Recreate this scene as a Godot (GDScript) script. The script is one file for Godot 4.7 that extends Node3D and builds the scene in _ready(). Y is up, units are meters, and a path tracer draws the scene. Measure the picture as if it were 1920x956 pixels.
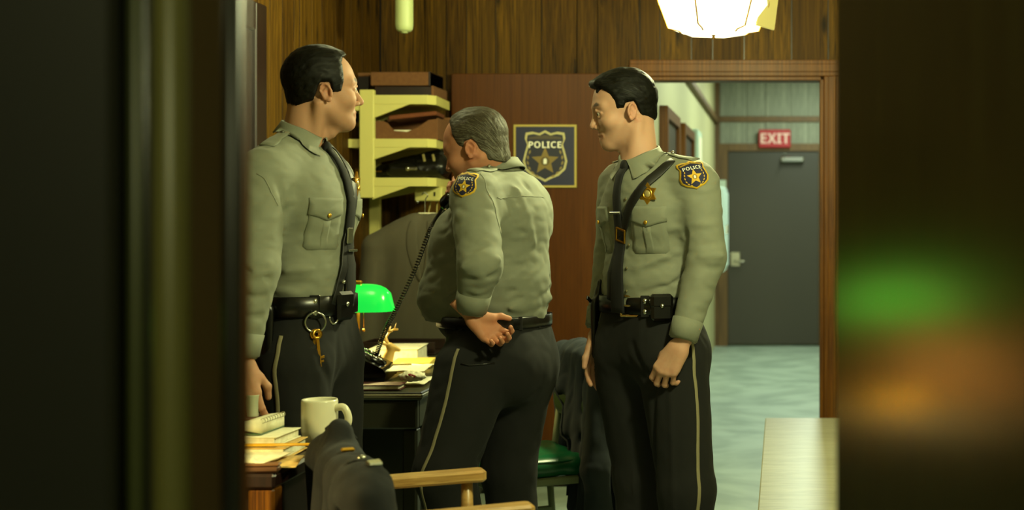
extends Node3D
# A small-town police office at night: three uniformed officers among desks, seen past a door frame.
# The camera looks straight along -z; metres; the lens is shifted sideways (the depth lines meet at pixel 1465, 410).

const FOCAL := 2600.0
const VX := 1465.0
const HORIZON := 410.0
const EYE := 1.34

var M := {}
var only := ""


func _ready() -> void:
	# camera: lens shift, shallow depth of field
	var lens := CameraAttributesPhysical.new()
	lens.frustum_focus_distance = 4.25
	lens.frustum_focal_length = 50.0
	lens.exposure_aperture = 3.0
	lens.frustum_near = 0.05
	lens.frustum_far = 60.0
	var cam := Camera3D.new()
	cam.name = "camera"
	cam.attributes = lens
	add_child(cam)
	cam.position = Vector3(0, EYE, 0)
	cam.set_frustum(0.05 * 956.0 / FOCAL, Vector2((960.0 - VX) / FOCAL, -(478.0 - HORIZON) / FOCAL) * 0.05, 0.05, 60.0)
	cam.current = true
	# environment: no daylight reaches this room
	var env := Environment.new()
	env.background_mode = Environment.BG_COLOR
	env.background_color = Color(0, 0, 0)
	env.tonemap_mode = Environment.TONE_MAPPER_LINEAR
	env.tonemap_exposure = 1.08
	env.sdfgi_enabled = true
	env.ssao_enabled = true
	env.ssil_enabled = true
	var we := WorldEnvironment.new()
	we.name = "environment"
	we.environment = env
	add_child(we)
	materials()
	room()
	corridor()
	lamps()
	foreground()
	furniture()
	clutter()
	people()


func lamp_light(l: Light3D, where: Vector3, colour: Color, energy: float, parent: Node3D, size := 0.1) -> void:
	l.name = "light"
	l.light_color = colour
	l.light_energy = energy
	l.light_size = size
	l.shadow_enabled = true
	if l is OmniLight3D:
		l.omni_range = 30.0
		l.omni_attenuation = 2.0
	parent.add_child(l, true)
	l.position = where


# ---------------------------------------------------------------- signed distance fields, meshed as surface nets
class Field:
	var o: Vector3
	var h: float
	var nx: int
	var ny: int
	var nz: int
	var v: PackedFloat32Array

	func _init(lo: Vector3, hi: Vector3, cell: float) -> void:
		o = lo
		h = cell
		nx = int((hi.x - lo.x) / cell) + 2
		ny = int((hi.y - lo.y) / cell) + 2
		nz = int((hi.z - lo.z) / cell) + 2
		v.resize(nx * ny * nz)
		v.fill(1.0)

	func span(lo: Vector3, hi: Vector3) -> Array:
		return [
			clampi(int(floor((lo.x - o.x) / h)), 0, nx - 1), clampi(int(ceil((hi.x - o.x) / h)) + 1, 0, nx),
			clampi(int(floor((lo.y - o.y) / h)), 0, ny - 1), clampi(int(ceil((hi.y - o.y) / h)) + 1, 0, ny),
			clampi(int(floor((lo.z - o.z) / h)), 0, nz - 1), clampi(int(ceil((hi.z - o.z) / h)) + 1, 0, nz)]

	# a tapered capsule; flattened by q along n; mode 0 joins, 1 carves, 2 dents the surface by ra (a soft line of width rb)
	func cap(a: Vector3, b: Vector3, ra: float, rb: float, k := 0.02, n := Vector3.ZERO, q := 1.0, mode := 0) -> void:
		var m := maxf(ra, rb) * maxf(q, 1.0) + k + 2.5 * h
		if mode == 2:
			m = rb * 2.4 + h
		var e := Vector3(m, m, m)
		var s := span(a.min(b) - e, a.max(b) + e)
		var ba := b - a
		var g := 1.0 / q - 1.0
		var flat := n != Vector3.ZERO and q != 1.0
		if flat:
			ba += n * (ba.dot(n) * g)
		var inv := 1.0 / maxf(ba.dot(ba), 1e-9)
		var dr := rb - ra
		var qs := minf(q, 1.0)
		for iz in range(s[4], s[5]):
			for iy in range(s[2], s[3]):
				var i: int = (iz * ny + iy) * nx + s[0]
				var pa := Vector3(o.x + s[0] * h, o.y + iy * h, o.z + iz * h) - a
				for ix in range(s[0], s[1]):
					var w := pa
					if flat:
						w += n * (w.dot(n) * g)
					var t := clampf(w.dot(ba) * inv, 0.0, 1.0)
					var d := (w - ba * t).length()
					var old := v[i]
					if mode == 0:
						d = (d - ra - dr * t) * qs
						var c := k - absf(d - old)
						if c > 0.0:
							v[i] = minf(d, old) - c * c * 0.25 / k
						elif d < old:
							v[i] = d
					elif mode == 1:
						d = -(d - ra - dr * t) * qs
						var c := k - absf(d - old)
						if c > 0.0:
							v[i] = maxf(d, old) + c * c * 0.25 / k
						elif d > old:
							v[i] = d
					elif old < 0.05:
						var u := d / rb
						v[i] = old + ra * exp(-u * u)
					i += 1
					pa.x += h

	func ell(c: Vector3, r: Vector3, k := 0.02, turn := Basis.IDENTITY, mode := 0) -> void:
		var m := maxf(r.x, maxf(r.y, r.z)) + k + 2.5 * h
		var e := Vector3(m, m, m)
		var s := span(c - e, c + e)
		var back := turn.transposed()
		var ir := Vector3.ONE / r
		for iz in range(s[4], s[5]):
			for iy in range(s[2], s[3]):
				var i: int = (iz * ny + iy) * nx + s[0]
				var p := Vector3(o.x + s[0] * h, o.y + iy * h, o.z + iz * h) - c
				for ix in range(s[0], s[1]):
					var w := (back * p) * ir
					var k0 := w.length()
					var d := k0 * (k0 - 1.0) / maxf((w * ir).length(), 1e-6)
					var old := v[i]
					if mode == 1:
						d = -d
					var c2 := k - absf(d - old)
					if mode == 0:
						v[i] = minf(d, old) - (c2 * c2 * 0.25 / k if c2 > 0.0 else 0.0)
					else:
						v[i] = maxf(d, old) + (c2 * c2 * 0.25 / k if c2 > 0.0 else 0.0)
					i += 1
					p.x += h

	# keeps only the side that the plane's normal points away from
	func cut(at: Vector3, n: Vector3, k := 0.004) -> void:
		var i := 0
		for iz in nz:
			for iy in ny:
				var d := (Vector3(o.x, o.y + iy * h, o.z + iz * h) - at).dot(n)
				for ix in nx:
					var old := v[i]
					if d > old - k:
						var c := k - absf(d - old)
						v[i] = maxf(d, old) + (c * c * 0.25 / k if c > 0.0 else 0.0)
					i += 1
					d += n.x * h

	# adds f(p) near the surface
	func bend(f: Callable, band := 0.03) -> void:
		var i := 0
		for iz in nz:
			for iy in ny:
				for ix in nx:
					if absf(v[i]) < band:
						v[i] += f.call(Vector3(o.x + ix * h, o.y + iy * h, o.z + iz * h))
					i += 1

	# fills the whole grid from f(p)
	func fill(f: Callable) -> void:
		var i := 0
		for iz in nz:
			for iy in ny:
				for ix in nx:
					v[i] = f.call(Vector3(o.x + ix * h, o.y + iy * h, o.z + iz * h))
					i += 1

	func sample(p: Vector3) -> float:
		var g := (p - o) / h
		var x := clampi(int(g.x), 0, nx - 2)
		var y := clampi(int(g.y), 0, ny - 2)
		var z := clampi(int(g.z), 0, nz - 2)
		var fx := clampf(g.x - x, 0, 1)
		var fy := clampf(g.y - y, 0, 1)
		var fz := clampf(g.z - z, 0, 1)
		var i := (z * ny + y) * nx + x
		var w := nx * ny
		var a := lerpf(lerpf(v[i], v[i + 1], fx), lerpf(v[i + nx], v[i + nx + 1], fx), fy)
		i += w
		var b := lerpf(lerpf(v[i], v[i + 1], fx), lerpf(v[i + nx], v[i + nx + 1], fx), fy)
		return lerpf(a, b, fz)

	func grad(p: Vector3) -> Vector3:
		var e := h * 0.75
		return Vector3(sample(p + Vector3(e, 0, 0)) - sample(p - Vector3(e, 0, 0)), sample(p + Vector3(0, e, 0)) - sample(p - Vector3(0, e, 0)), sample(p + Vector3(0, 0, e)) - sample(p - Vector3(0, 0, e))).normalized()

	# from p along dir to the surface, then lifted by up
	func hit(p: Vector3, dir: Vector3, up := 0.0, far := 0.5) -> Vector3:
		var t := 0.0
		var last := sample(p)
		while t < far:
			var q := p + dir * (t + h * 0.5)
			var d := sample(q)
			if d <= 0.0:
				var c := last / maxf(last - d, 1e-6)
				return p + dir * (t + h * 0.5 * clampf(c, 0, 1) - up)
			last = d
			t += h * 0.5
		return p + dir * far * 0.5

	# slides p onto the surface along the gradient
	func snap(p: Vector3, up := 0.0) -> Vector3:
		for i in 6:
			p -= grad(p) * (sample(p) - up) * 0.9
		return p

	func net(out: Dictionary, xf := Transform3D.IDENTITY, tint = null) -> void:
		var idx := PackedInt32Array()
		idx.resize(v.size())
		var V: PackedVector3Array = out.v
		var N: PackedVector3Array = out.n
		var I: PackedInt32Array = out.i
		var C: PackedColorArray = out.c
		var w := nx * ny
		var off := PackedInt32Array([0, 1, nx, nx + 1, w, w + 1, w + nx, w + nx + 1])
		var ea := PackedInt32Array([0, 2, 4, 6, 0, 1, 4, 5, 0, 1, 2, 3])
		var eb := PackedInt32Array([1, 3, 5, 7, 2, 3, 6, 7, 4, 5, 6, 7])
		var lim := h * 3.2
		var val := PackedFloat32Array()
		val.resize(8)
		for z in nz - 1:
			for y in ny - 1:
				var i := (z * ny + y) * nx
				for x in nx - 1:
					if absf(v[i]) < lim:
						var neg := 0
						for c in 8:
							var t := v[i + off[c]]
							val[c] = t
							if t < 0.0:
								neg += 1
						if neg > 0 and neg < 8:
							var sum := Vector3.ZERO
							var n := 0
							for e in 12:
								var a := ea[e]
								var b := eb[e]
								var va := val[a]
								var vb := val[b]
								if (va < 0.0) != (vb < 0.0):
									var t := va / (va - vb)
									var pa := Vector3(a & 1, (a >> 1) & 1, a >> 2)
									sum += pa + (Vector3(b & 1, (b >> 1) & 1, b >> 2) - pa) * t
									n += 1
							var p := o + (Vector3(x, y, z) + sum / n) * h
							idx[i] = V.size() + 1
							V.append(xf * p)
							N.append((xf.basis * grad(p)).normalized())
							if tint != null:
								C.append(tint.call(p))
					i += 1
		for z in range(1, nz - 1):
			for y in range(1, ny - 1):
				var i := (z * ny + y) * nx + 1
				for x in range(1, nx - 1):
					if idx[i] != 0:
						var s0 := v[i] < 0.0
						for axis in 3:
							var step := 1 if axis == 0 else (nx if axis == 1 else w)
							if (v[i + step] < 0.0) != s0:
								var u := nx if axis == 0 else (w if axis == 1 else 1)
								var t := w if axis == 0 else (1 if axis == 1 else nx)
								var a := idx[i] - 1
								var b := idx[i - u] - 1
								var c := idx[i - u - t] - 1
								var d := idx[i - t] - 1
								if a >= 0 and b >= 0 and c >= 0 and d >= 0:
									if s0:
										I.append_array([a, c, b, a, d, c])
									else:
										I.append_array([a, b, c, a, c, d])
					i += 1
		out.v = V
		out.n = N
		out.i = I
		out.c = C


func pot() -> Dictionary:
	return {"v": PackedVector3Array(), "n": PackedVector3Array(), "i": PackedInt32Array(), "c": PackedColorArray()}


func poured(d: Dictionary) -> ArrayMesh:
	var a := []
	a.resize(Mesh.ARRAY_MAX)
	a[Mesh.ARRAY_VERTEX] = d.v
	a[Mesh.ARRAY_NORMAL] = d.n
	a[Mesh.ARRAY_INDEX] = d.i
	if d.c.size() == d.v.size():
		a[Mesh.ARRAY_COLOR] = d.c
	var m := ArrayMesh.new()
	m.add_surface_from_arrays(Mesh.PRIMITIVE_TRIANGLES, a)
	return m


func netted(f: Field) -> ArrayMesh:
	var d := pot()
	f.net(d)
	return poured(d)


# ---------------------------------------------------------------- plain mesh helpers
# a closed or open grid of rings; smooth normals
func loft(rings: Array, closed := true, ends := true, uv := false) -> ArrayMesh:
	var st := SurfaceTool.new()
	st.begin(Mesh.PRIMITIVE_TRIANGLES)
	var m: int = rings[0].size()
	for r in rings.size():
		for j in m:
			if uv:
				st.set_uv(Vector2(float(j) / (m - 1), float(r) / (rings.size() - 1)))
			st.add_vertex(rings[r][j])
	for r in rings.size() - 1:
		for j in (m if closed else m - 1):
			var a := r * m + j
			var b := r * m + (j + 1) % m
			for q in [a, b, b + m, a, b + m, a + m]:
				st.add_index(q)
	if ends and closed:
		for side in 2:
			var r: int = 0 if side == 0 else rings.size() - 1
			var c := Vector3.ZERO
			for j in m:
				c += rings[r][j]
			var base := rings.size() * m + side * (m + 1)
			for j in m:
				if uv:
					st.set_uv(Vector2.ZERO)
				st.add_vertex(rings[r][j])
			st.add_vertex(c / m)
			for j in m:
				for q in ([base + (j + 1) % m, base + j, base + m] if side == 0 else [base + j, base + (j + 1) % m, base + m]):
					st.add_index(q)
	st.generate_normals()
	return st.commit()


func lathe(profile: Array, segs := 24, ends := false) -> ArrayMesh:
	var rings := []
	for p in profile:
		var r := PackedVector3Array()
		for j in segs:
			var a := -TAU * j / segs
			r.append(Vector3(cos(a) * p[0], p[1], sin(a) * p[0]))
		rings.append(r)
	return loft(rings, true, ends)


func tube(path: Array, radius, segs := 8, flat := 1.0, across := Vector3.ZERO) -> ArrayMesh:
	var rings := []
	var side := across
	for i in path.size():
		var t: Vector3 = (path[mini(i + 1, path.size() - 1)] - path[maxi(i - 1, 0)]).normalized()
		if side == Vector3.ZERO:
			side = t.cross(Vector3.UP if absf(t.y) < 0.9 else Vector3.RIGHT).normalized()
		side = (side - t * side.dot(t)).normalized()
		var up := side.cross(t)
		var r: float = radius[i] if radius is Array else radius
		var ring := PackedVector3Array()
		for j in segs:
			var a := TAU * j / segs
			ring.append(path[i] + (side * cos(a) * r + up * sin(a) * r * flat))
		rings.append(ring)
	return loft(rings)


func spline(pts: Array, per := 6) -> Array:
	var out := []
	for i in pts.size() - 1:
		var a = pts[maxi(i - 1, 0)]
		var b = pts[i]
		var c = pts[i + 1]
		var d = pts[mini(i + 2, pts.size() - 1)]
		for j in per:
			out.append(b.cubic_interpolate(c, a, d, float(j) / per))
	out.append(pts[-1])
	return out


# a box with chamfered edges
var box_cache := {}
func cbox(size: Vector3, bevel := 0.004) -> ArrayMesh:
	var key := [size.snapped(Vector3.ONE * 0.0005), bevel]
	if box_cache.has(key):
		return box_cache[key]
	var b := minf(bevel, minf(size.x, minf(size.y, size.z)) * 0.45)
	var s := size / 2.0
	var st := SurfaceTool.new()
	st.begin(Mesh.PRIMITIVE_TRIANGLES)
	st.set_smooth_group(-1)
	var poly := func(pts: Array, n: Vector3) -> void:
		var c: Vector3 = (pts[1] - pts[0]).cross(pts[2] - pts[0])
		if c.dot(n) > 0:
			pts.reverse()
		for i in range(1, pts.size() - 1):
			for q in [pts[0], pts[i], pts[i + 1]]:
				st.add_vertex(q)
	for ax in 3:
		var u := (ax + 1) % 3
		var w := (ax + 2) % 3
		for sg in [-1.0, 1.0]:
			var n := Vector3.ZERO
			n[ax] = sg
			var pts := []
			for q in [[-1, -1], [1, -1], [1, 1], [-1, 1]]:
				var p := Vector3.ZERO
				p[ax] = sg * s[ax]
				p[u] = q[0] * (s[u] - b)
				p[w] = q[1] * (s[w] - b)
				pts.append(p)
			poly.call(pts, n)
			for s2 in [-1.0, 1.0]:
				var e := []
				for t in [-1.0, 1.0]:
					var p := Vector3.ZERO
					p[ax] = sg * s[ax]
					p[u] = s2 * (s[u] - b)
					p[w] = t * (s[w] - b)
					var p2 := p
					p2[ax] = sg * (s[ax] - b)
					p2[u] = s2 * s[u]
					e.append([p, p2])
				n = Vector3.ZERO
				n[ax] = sg
				n[u] = s2
				poly.call([e[0][0], e[1][0], e[1][1], e[0][1]], n)
	for sx in [-1.0, 1.0]:
		for sy in [-1.0, 1.0]:
			for sz in [-1.0, 1.0]:
				var p := Vector3(sx * s.x, sy * s.y, sz * s.z)
				var q := Vector3(sx * b, sy * b, sz * b)
				poly.call([p - Vector3(0, q.y, q.z), p - Vector3(q.x, 0, q.z), p - Vector3(q.x, q.y, 0)], Vector3(sx, sy, sz))
	st.generate_normals()
	box_cache[key] = st.commit()
	return box_cache[key]


# a polygon in x, y pulled along z, edges chamfered
func prism(poly: PackedVector2Array, depth: float, bevel := 0.0) -> ArrayMesh:
	var st := SurfaceTool.new()
	st.begin(Mesh.PRIMITIVE_TRIANGLES)
	st.set_smooth_group(-1)
	if Geometry2D.is_polygon_clockwise(poly):
		poly.reverse()
	var face := poly
	if bevel > 0.0:
		var inset := Geometry2D.offset_polygon(poly, -bevel)
		if inset.size() == 1 and inset[0].size() == poly.size():
			face = inset[0]
			var best := 0
			for k in face.size():
				if face[k].distance_to(poly[0]) < face[best].distance_to(poly[0]):
					best = k
			var turned := PackedVector2Array()
			for k in face.size():
				turned.append(face[(best + k) % face.size()])
			face = turned
	var bev := bevel if face != poly else 0.0
	var tri := Geometry2D.triangulate_polygon(face)
	for sg in [1.0, -1.0]:
		var z: float = depth / 2 * sg
		for t in range(0, tri.size(), 3):
			var q := [face[tri[t]], face[tri[t + 1]], face[tri[t + 2]]]
			var area: float = (q[1] - q[0]).cross(q[2] - q[0])
			if (area > 0) == (sg > 0):
				q.reverse()
			for p in q:
				st.add_vertex(Vector3(p.x, p.y, z))
	var n := poly.size()
	var lev := [[poly, depth / 2 - bev], [poly, -depth / 2 + bev]]
	if bev > 0.0:
		lev = [[face, depth / 2], [poly, depth / 2 - bev], [poly, -depth / 2 + bev], [face, -depth / 2]]
	for l in lev.size() - 1:
		for i in n:
			var j := (i + 1) % n
			var a := Vector3(lev[l][0][i].x, lev[l][0][i].y, lev[l][1])
			var b := Vector3(lev[l][0][j].x, lev[l][0][j].y, lev[l][1])
			var c := Vector3(lev[l + 1][0][j].x, lev[l + 1][0][j].y, lev[l + 1][1])
			var d := Vector3(lev[l + 1][0][i].x, lev[l + 1][0][i].y, lev[l + 1][1])
			for q in [a, b, c, a, c, d]:
				st.add_vertex(q)
	st.generate_normals()
	return st.commit()


func ball(r: float, squash := Vector3.ONE, segs := 16) -> ArrayMesh:
	var prof := []
	for i in segs / 2 + 1:
		var a := -PI / 2 + PI * i / (segs / 2)
		prof.append([maxf(cos(a) * r, 1e-5), sin(a) * r])
	var m := lathe(prof, segs)
	if squash == Vector3.ONE:
		return m
	var st := SurfaceTool.new()
	st.append_from(m, 0, Transform3D(Basis.from_scale(squash)))
	st.generate_normals()
	return st.commit()


func merged(list: Array) -> ArrayMesh:
	var st := SurfaceTool.new()
	for e in list:
		var flat := SurfaceTool.new()
		flat.create_from(e[0], 0)
		flat.deindex()
		st.append_from(flat.commit(), 0, e[1] if e.size() > 1 else Transform3D.IDENTITY)
	return st.commit()


func moved(p: Vector3, turn := Vector3.ZERO) -> Transform3D:
	return Transform3D(Basis.from_euler(turn * PI / 180.0), p)


# ---------------------------------------------------------------- nodes
var taken := {}
func numbered(called: String) -> String:
	var n: int = taken.get(called, 0)
	taken[called] = n + 1
	return called if n == 0 else "%s_%03d" % [called, n]


func part(called: String, m: Mesh, material: Material, parent: Node3D, xf := Transform3D.IDENTITY) -> MeshInstance3D:
	var o := MeshInstance3D.new()
	o.name = called
	o.mesh = m
	o.material_override = material
	o.transform = xf
	parent.add_child(o, true)
	return o


func thing(called: String, label: String, category: String, where := Transform3D.IDENTITY, group := "") -> Node3D:
	var o := Node3D.new()
	o.name = numbered(called)
	o.transform = where
	add_child(o)
	o.set_meta("label", label)
	o.set_meta("category", category)
	if group:
		o.set_meta("group", group)
	return o


func single(called: String, m: Mesh, material: Material, label: String, category: String, xf := Transform3D.IDENTITY, group := "") -> MeshInstance3D:
	var o := part(numbered(called), m, material, self, xf)
	o.set_meta("label", label)
	o.set_meta("category", category)
	if group:
		o.set_meta("group", group)
	return o


func setting(called: String) -> Node3D:
	var o := Node3D.new()
	o.name = called
	o.set_meta("kind", "structure")
	add_child(o)
	return o


func slab(called: String, lo: Vector3, hi: Vector3, material: Material) -> MeshInstance3D:
	var o := part(called, cbox(hi - lo, 0.003), material, self, Transform3D(Basis.IDENTITY, (lo + hi) / 2))
	o.set_meta("kind", "structure")
	return o


func boxpart(called: String, lo: Vector3, hi: Vector3, material: Material, parent: Node3D, bevel := 0.003) -> MeshInstance3D:
	return part(called, cbox(hi - lo, bevel), material, parent, Transform3D(Basis.IDENTITY, (lo + hi) / 2))


# a point given by where it shows in the photograph (1920 x 956) and its depth in metres
func at(px: float, py: float, d: float) -> Vector3:
	return Vector3((px - VX) * d / FOCAL, EYE - (py - HORIZON) * d / FOCAL, -d)


# ---------------------------------------------------------------- materials
func mat(c: Color, rough := 0.7, metal := 0.0) -> StandardMaterial3D:
	var m := StandardMaterial3D.new()
	m.albedo_color = c
	m.roughness = rough
	m.metallic = metal
	return m


func noise_tex(size: Vector2i, freq: float, stretch: Vector2, dark: Color, light: Color, sd: int, low := 0.25, high := 0.75, octaves := 4) -> ImageTexture:
	var n := FastNoiseLite.new()
	n.seed = sd
	n.frequency = freq
	n.fractal_octaves = octaves
	n.noise_type = FastNoiseLite.TYPE_SIMPLEX_SMOOTH
	var im := Image.create(size.x, size.y, false, Image.FORMAT_RGB8)
	# wraps round both ways
	for y in size.y:
		for x in size.x:
			var u := TAU * x / size.x
			var w := TAU * y / size.y
			var t := n.get_noise_3d(cos(u) * stretch.x * 40 + 7.0, sin(u) * stretch.x * 40 + cos(w) * stretch.y * 40, sin(w) * stretch.y * 40) * 0.5 + 0.5
			im.set_pixel(x, y, dark.lerp(light, smoothstep(low, high, t)))
	return ImageTexture.create_from_image(im)


func textured(m: StandardMaterial3D, tex: Texture2D, scale: Vector3, world := false) -> StandardMaterial3D:
	m.albedo_texture = tex
	m.uv1_triplanar = true
	m.uv1_world_triplanar = world
	m.uv1_scale = scale
	return m


func woven(c: Color, rough := 0.85, fine := 260.0, depth := 0.02) -> StandardMaterial3D:
	var m := mat(c, rough)
	if not weave_tex:
		var im := Image.create(64, 64, false, Image.FORMAT_RGB8)
		var r := RandomNumberGenerator.new()
		r.seed = 5
		for y in 64:
			for x in 64:
				var t := 0.5 + 0.28 * sin(TAU * (x + y) / 8.0) + 0.2 * (r.randf() - 0.5)
				im.set_pixel(x, y, Color(t, t, t))
		weave_tex = ImageTexture.create_from_image(im)
	m.uv1_triplanar = true
	m.uv1_scale = Vector3.ONE * fine / 8.0
	m.heightmap_enabled = true
	m.heightmap_texture = weave_tex
	m.heightmap_scale = depth
	m.rim_enabled = true
	m.rim = 0.25
	m.rim_tint = 0.6
	return m


var weave_tex: ImageTexture


func turned(t: ImageTexture) -> ImageTexture:
	var im := t.get_image()
	im.rotate_90(CLOCKWISE)
	return ImageTexture.create_from_image(im)


# wood with grain running up the y axis of the texture, and knots
func wood_tex(dark: Color, mid: Color, light: Color, sd: int, knots := 5) -> ImageTexture:
	var w := 256
	var hgt := 512
	var n := FastNoiseLite.new()
	n.seed = sd
	n.frequency = 1.0
	n.fractal_octaves = 4
	var rng := RandomNumberGenerator.new()
	rng.seed = sd
	var spots := []
	for i in knots:
		spots.append([rng.randf() * w, rng.randf() * hgt, rng.randf_range(5, 11)])
	var im := Image.create(w, hgt, false, Image.FORMAT_RGB8)
	for y in hgt:
		for x in w:
			var dx := 0.0
			var knot := 0.0
			for s in spots:
				var ex: float = absf(x - s[0])
				var ey: float = absf(y - s[1])
				if ex < 60 and ey < 110:
					var g := exp(-(ex * ex) / (s[2] * s[2] * 2.2) - (ey * ey) / (s[2] * s[2] * 9.0))
					dx += g * 0.5
					knot = maxf(knot, exp(-(ex * ex + ey * ey * 0.3) / (s[2] * s[2] * 0.9)))
			var u := cos(TAU * x / w)
			var v2 := sin(TAU * x / w)
			var fy := sin(PI * y / hgt)
			var a := n.get_noise_3d(u * 2.2 + dx, v2 * 2.2 + dx, fy * 1.3) * 0.5 + 0.5
			var b := n.get_noise_3d(u * 11.0 + dx * 3, v2 * 11.0, fy * 2.5 + 9.0) * 0.5 + 0.5
			var c := mid.lerp(light, smoothstep(0.35, 0.75, a))
			c = c.lerp(dark, smoothstep(0.48, 0.8, b) * 0.75)
			c = c.lerp(dark * 0.75, knot * 0.85)
			im.set_pixel(x, y, c)
	return ImageTexture.create_from_image(im)
# ---------------------------------------------------------------- materials, walls, floor
func materials() -> void:
	for k in 3:
		var t := wood_tex(Color(0.1, 0.06, 0.01), Color(0.29, 0.197, 0.035), Color(0.365, 0.255, 0.05), 11 + k, 7)
		for j in 2:
			var m := textured(mat([Color(1, 1, 1), Color(0.86, 0.84, 0.8)][j], 0.6), t, Vector3(2.2, 0.55, 2.2))
			m.metallic_specular = 0.25
			m.uv1_offset = Vector3(0.37 * k + 0.21 * j, 0.3 * j + 0.17 * k, 0.11 + 0.41 * j)
			M["plank%d" % (k * 2 + j)] = m
	M.casing = textured(mat(Color(1, 1, 1), 0.45), wood_tex(Color(0.15, 0.075, 0.012), Color(0.34, 0.195, 0.035), Color(0.41, 0.25, 0.045), 31, 0), Vector3(5, 0.7, 5))
	M.door = textured(mat(Color(1, 1, 1), 0.42), wood_tex(Color(0.23, 0.115, 0.02), Color(0.285, 0.15, 0.03), Color(0.31, 0.17, 0.036), 41, 0), Vector3(1.6, 0.35, 1.6))
	M.door.metallic_specular = 0.3
	M.casing.metallic_specular = 0.3
	M.darkwood = textured(mat(Color(0.55, 0.5, 0.5), 0.4), wood_tex(Color(0.10, 0.045, 0.03), Color(0.2, 0.09, 0.05), Color(0.25, 0.12, 0.07), 51, 0), Vector3(4, 0.8, 4))
	M.chairwood = textured(mat(Color(1, 1, 1), 0.35), wood_tex(Color(0.5, 0.36, 0.17), Color(0.68, 0.53, 0.3), Color(0.74, 0.6, 0.36), 61, 0), Vector3(5, 1.5, 5))
	M.armwood = textured(mat(Color(1, 1, 1), 0.35), turned(M.chairwood.albedo_texture), Vector3(1.5, 5, 5))
	M.floor = textured(mat(Color(1, 1, 1), 0.38), noise_tex(Vector2i(256, 256), 0.02, Vector2(1.5, 1.5), Color(0.52, 0.58, 0.53), Color(0.63, 0.69, 0.63), 3), Vector3(0.4, 0.4, 0.4), true)
	M.plaster = mat(Color(0.55, 0.53, 0.42), 0.9)
	M.hallwall = textured(mat(Color(1, 1, 1), 0.7), wood_tex(Color(0.36, 0.37, 0.31), Color(0.49, 0.5, 0.43), Color(0.55, 0.56, 0.48), 71, 2), Vector3(2.0, 0.5, 2.0))
	M.halldark = textured(mat(Color(1, 1, 1), 0.6), wood_tex(Color(0.22, 0.15, 0.07), Color(0.36, 0.26, 0.12), Color(0.42, 0.31, 0.15), 72, 0), Vector3(4, 0.7, 4))
	M.hallcream = mat(Color(0.68, 0.66, 0.49), 0.7)
	M.steel = mat(Color(0.205, 0.19, 0.15), 0.5)
	M.chrome = mat(Color(0.72, 0.72, 0.68), 0.22, 1.0)
	M.brass = mat(Color(0.78, 0.58, 0.22), 0.28, 1.0)
	M.gold = mat(Color(0.86, 0.66, 0.24), 0.3, 0.9)
	M.black = mat(Color(0.02, 0.02, 0.02), 0.35)
	M.leather = mat(Color(0.025, 0.023, 0.022), 0.32)
	M.bakelite = mat(Color(0.015, 0.015, 0.015), 0.12)
	M.cream = mat(Color(0.74, 0.71, 0.42), 0.5)
	M.paper = textured(mat(Color(1, 1, 1), 0.9), noise_tex(Vector2i(64, 64), 0.05, Vector2(1, 1), Color(0.80, 0.78, 0.66), Color(0.88, 0.86, 0.75), 8), Vector3(4, 4, 4))
	M.manila = textured(mat(Color(1, 1, 1), 0.85), noise_tex(Vector2i(64, 64), 0.05, Vector2(1, 1), Color(0.72, 0.58, 0.31), Color(0.8, 0.66, 0.38), 9), Vector3(4, 4, 4))
	M.card = textured(mat(Color(1, 1, 1), 0.9), noise_tex(Vector2i(64, 64), 0.05, Vector2(1, 1), Color(0.37, 0.23, 0.11), Color(0.4, 0.255, 0.125), 10), Vector3(4, 4, 4))
	M.ceramic = mat(Color(0.86, 0.84, 0.74), 0.2)
	M.desksteel = mat(Color(0.17, 0.17, 0.125), 0.45)
	M.trimsteel = mat(Color(0.6, 0.58, 0.48), 0.35, 0.8)
	M.vinyl = mat(Color(0.03, 0.34, 0.2), 0.3)
	M.frame = mat(Color(0.52, 0.55, 0.43), 0.45)
	M.pipe = mat(Color(0.62, 0.66, 0.46), 0.5)
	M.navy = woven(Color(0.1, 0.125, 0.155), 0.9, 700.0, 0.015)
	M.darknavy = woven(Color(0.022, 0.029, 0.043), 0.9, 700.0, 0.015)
	M.trousers = woven(Color(0.013, 0.0135, 0.0145), 0.9, 700.0, 0.015)
	M.trousers.rim = 0.1
	M.darknavy.rim = 0.12
	M.suit = woven(Color(0.27, 0.25, 0.19), 0.9, 500.0, 0.02)
	M.shirt = woven(Color(0.452, 0.463, 0.402), 0.8, 600.0, 0.012)
	M.tie = mat(Color(0.018, 0.018, 0.02), 0.85)
	M.strap = mat(Color(0.022, 0.02, 0.018), 0.5)
	M.stripe = mat(Color(0.5, 0.47, 0.36), 0.7)
	M.skin = mat(Color(1, 1, 1), 0.6)
	M.skin.metallic_specular = 0.4
	M.skin.vertex_color_use_as_albedo = true
	M.skin.subsurf_scatter_enabled = true
	M.skin.subsurf_scatter_strength = 0.12


# tongue-and-groove boards side by side: edges are the joints along u
func boards(wall: Node3D, edges: Array, lo_y: Callable, top: float, along_x: bool, where: float, out: float, sd: int, keys: Array) -> void:
	var r := RandomNumberGenerator.new()
	r.seed = sd
	for i in edges.size() - 1:
		var a: float = edges[i] + 0.0025
		var b: float = edges[i + 1] - 0.0025
		var low: float = lo_y.call((a + b) / 2)
		var t := 0.014 + r.randf() * 0.002
		var size := Vector3(b - a, top - low, t) if along_x else Vector3(t, top - low, b - a)
		var c := Vector3((a + b) / 2, (top + low) / 2, where + out * t / 2) if along_x else Vector3(where + out * t / 2, (top + low) / 2, (a + b) / 2)
		part("plank", cbox(size, 0.001), M[keys[r.randi() % keys.size()]], wall, Transform3D(Basis.IDENTITY, c))


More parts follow.
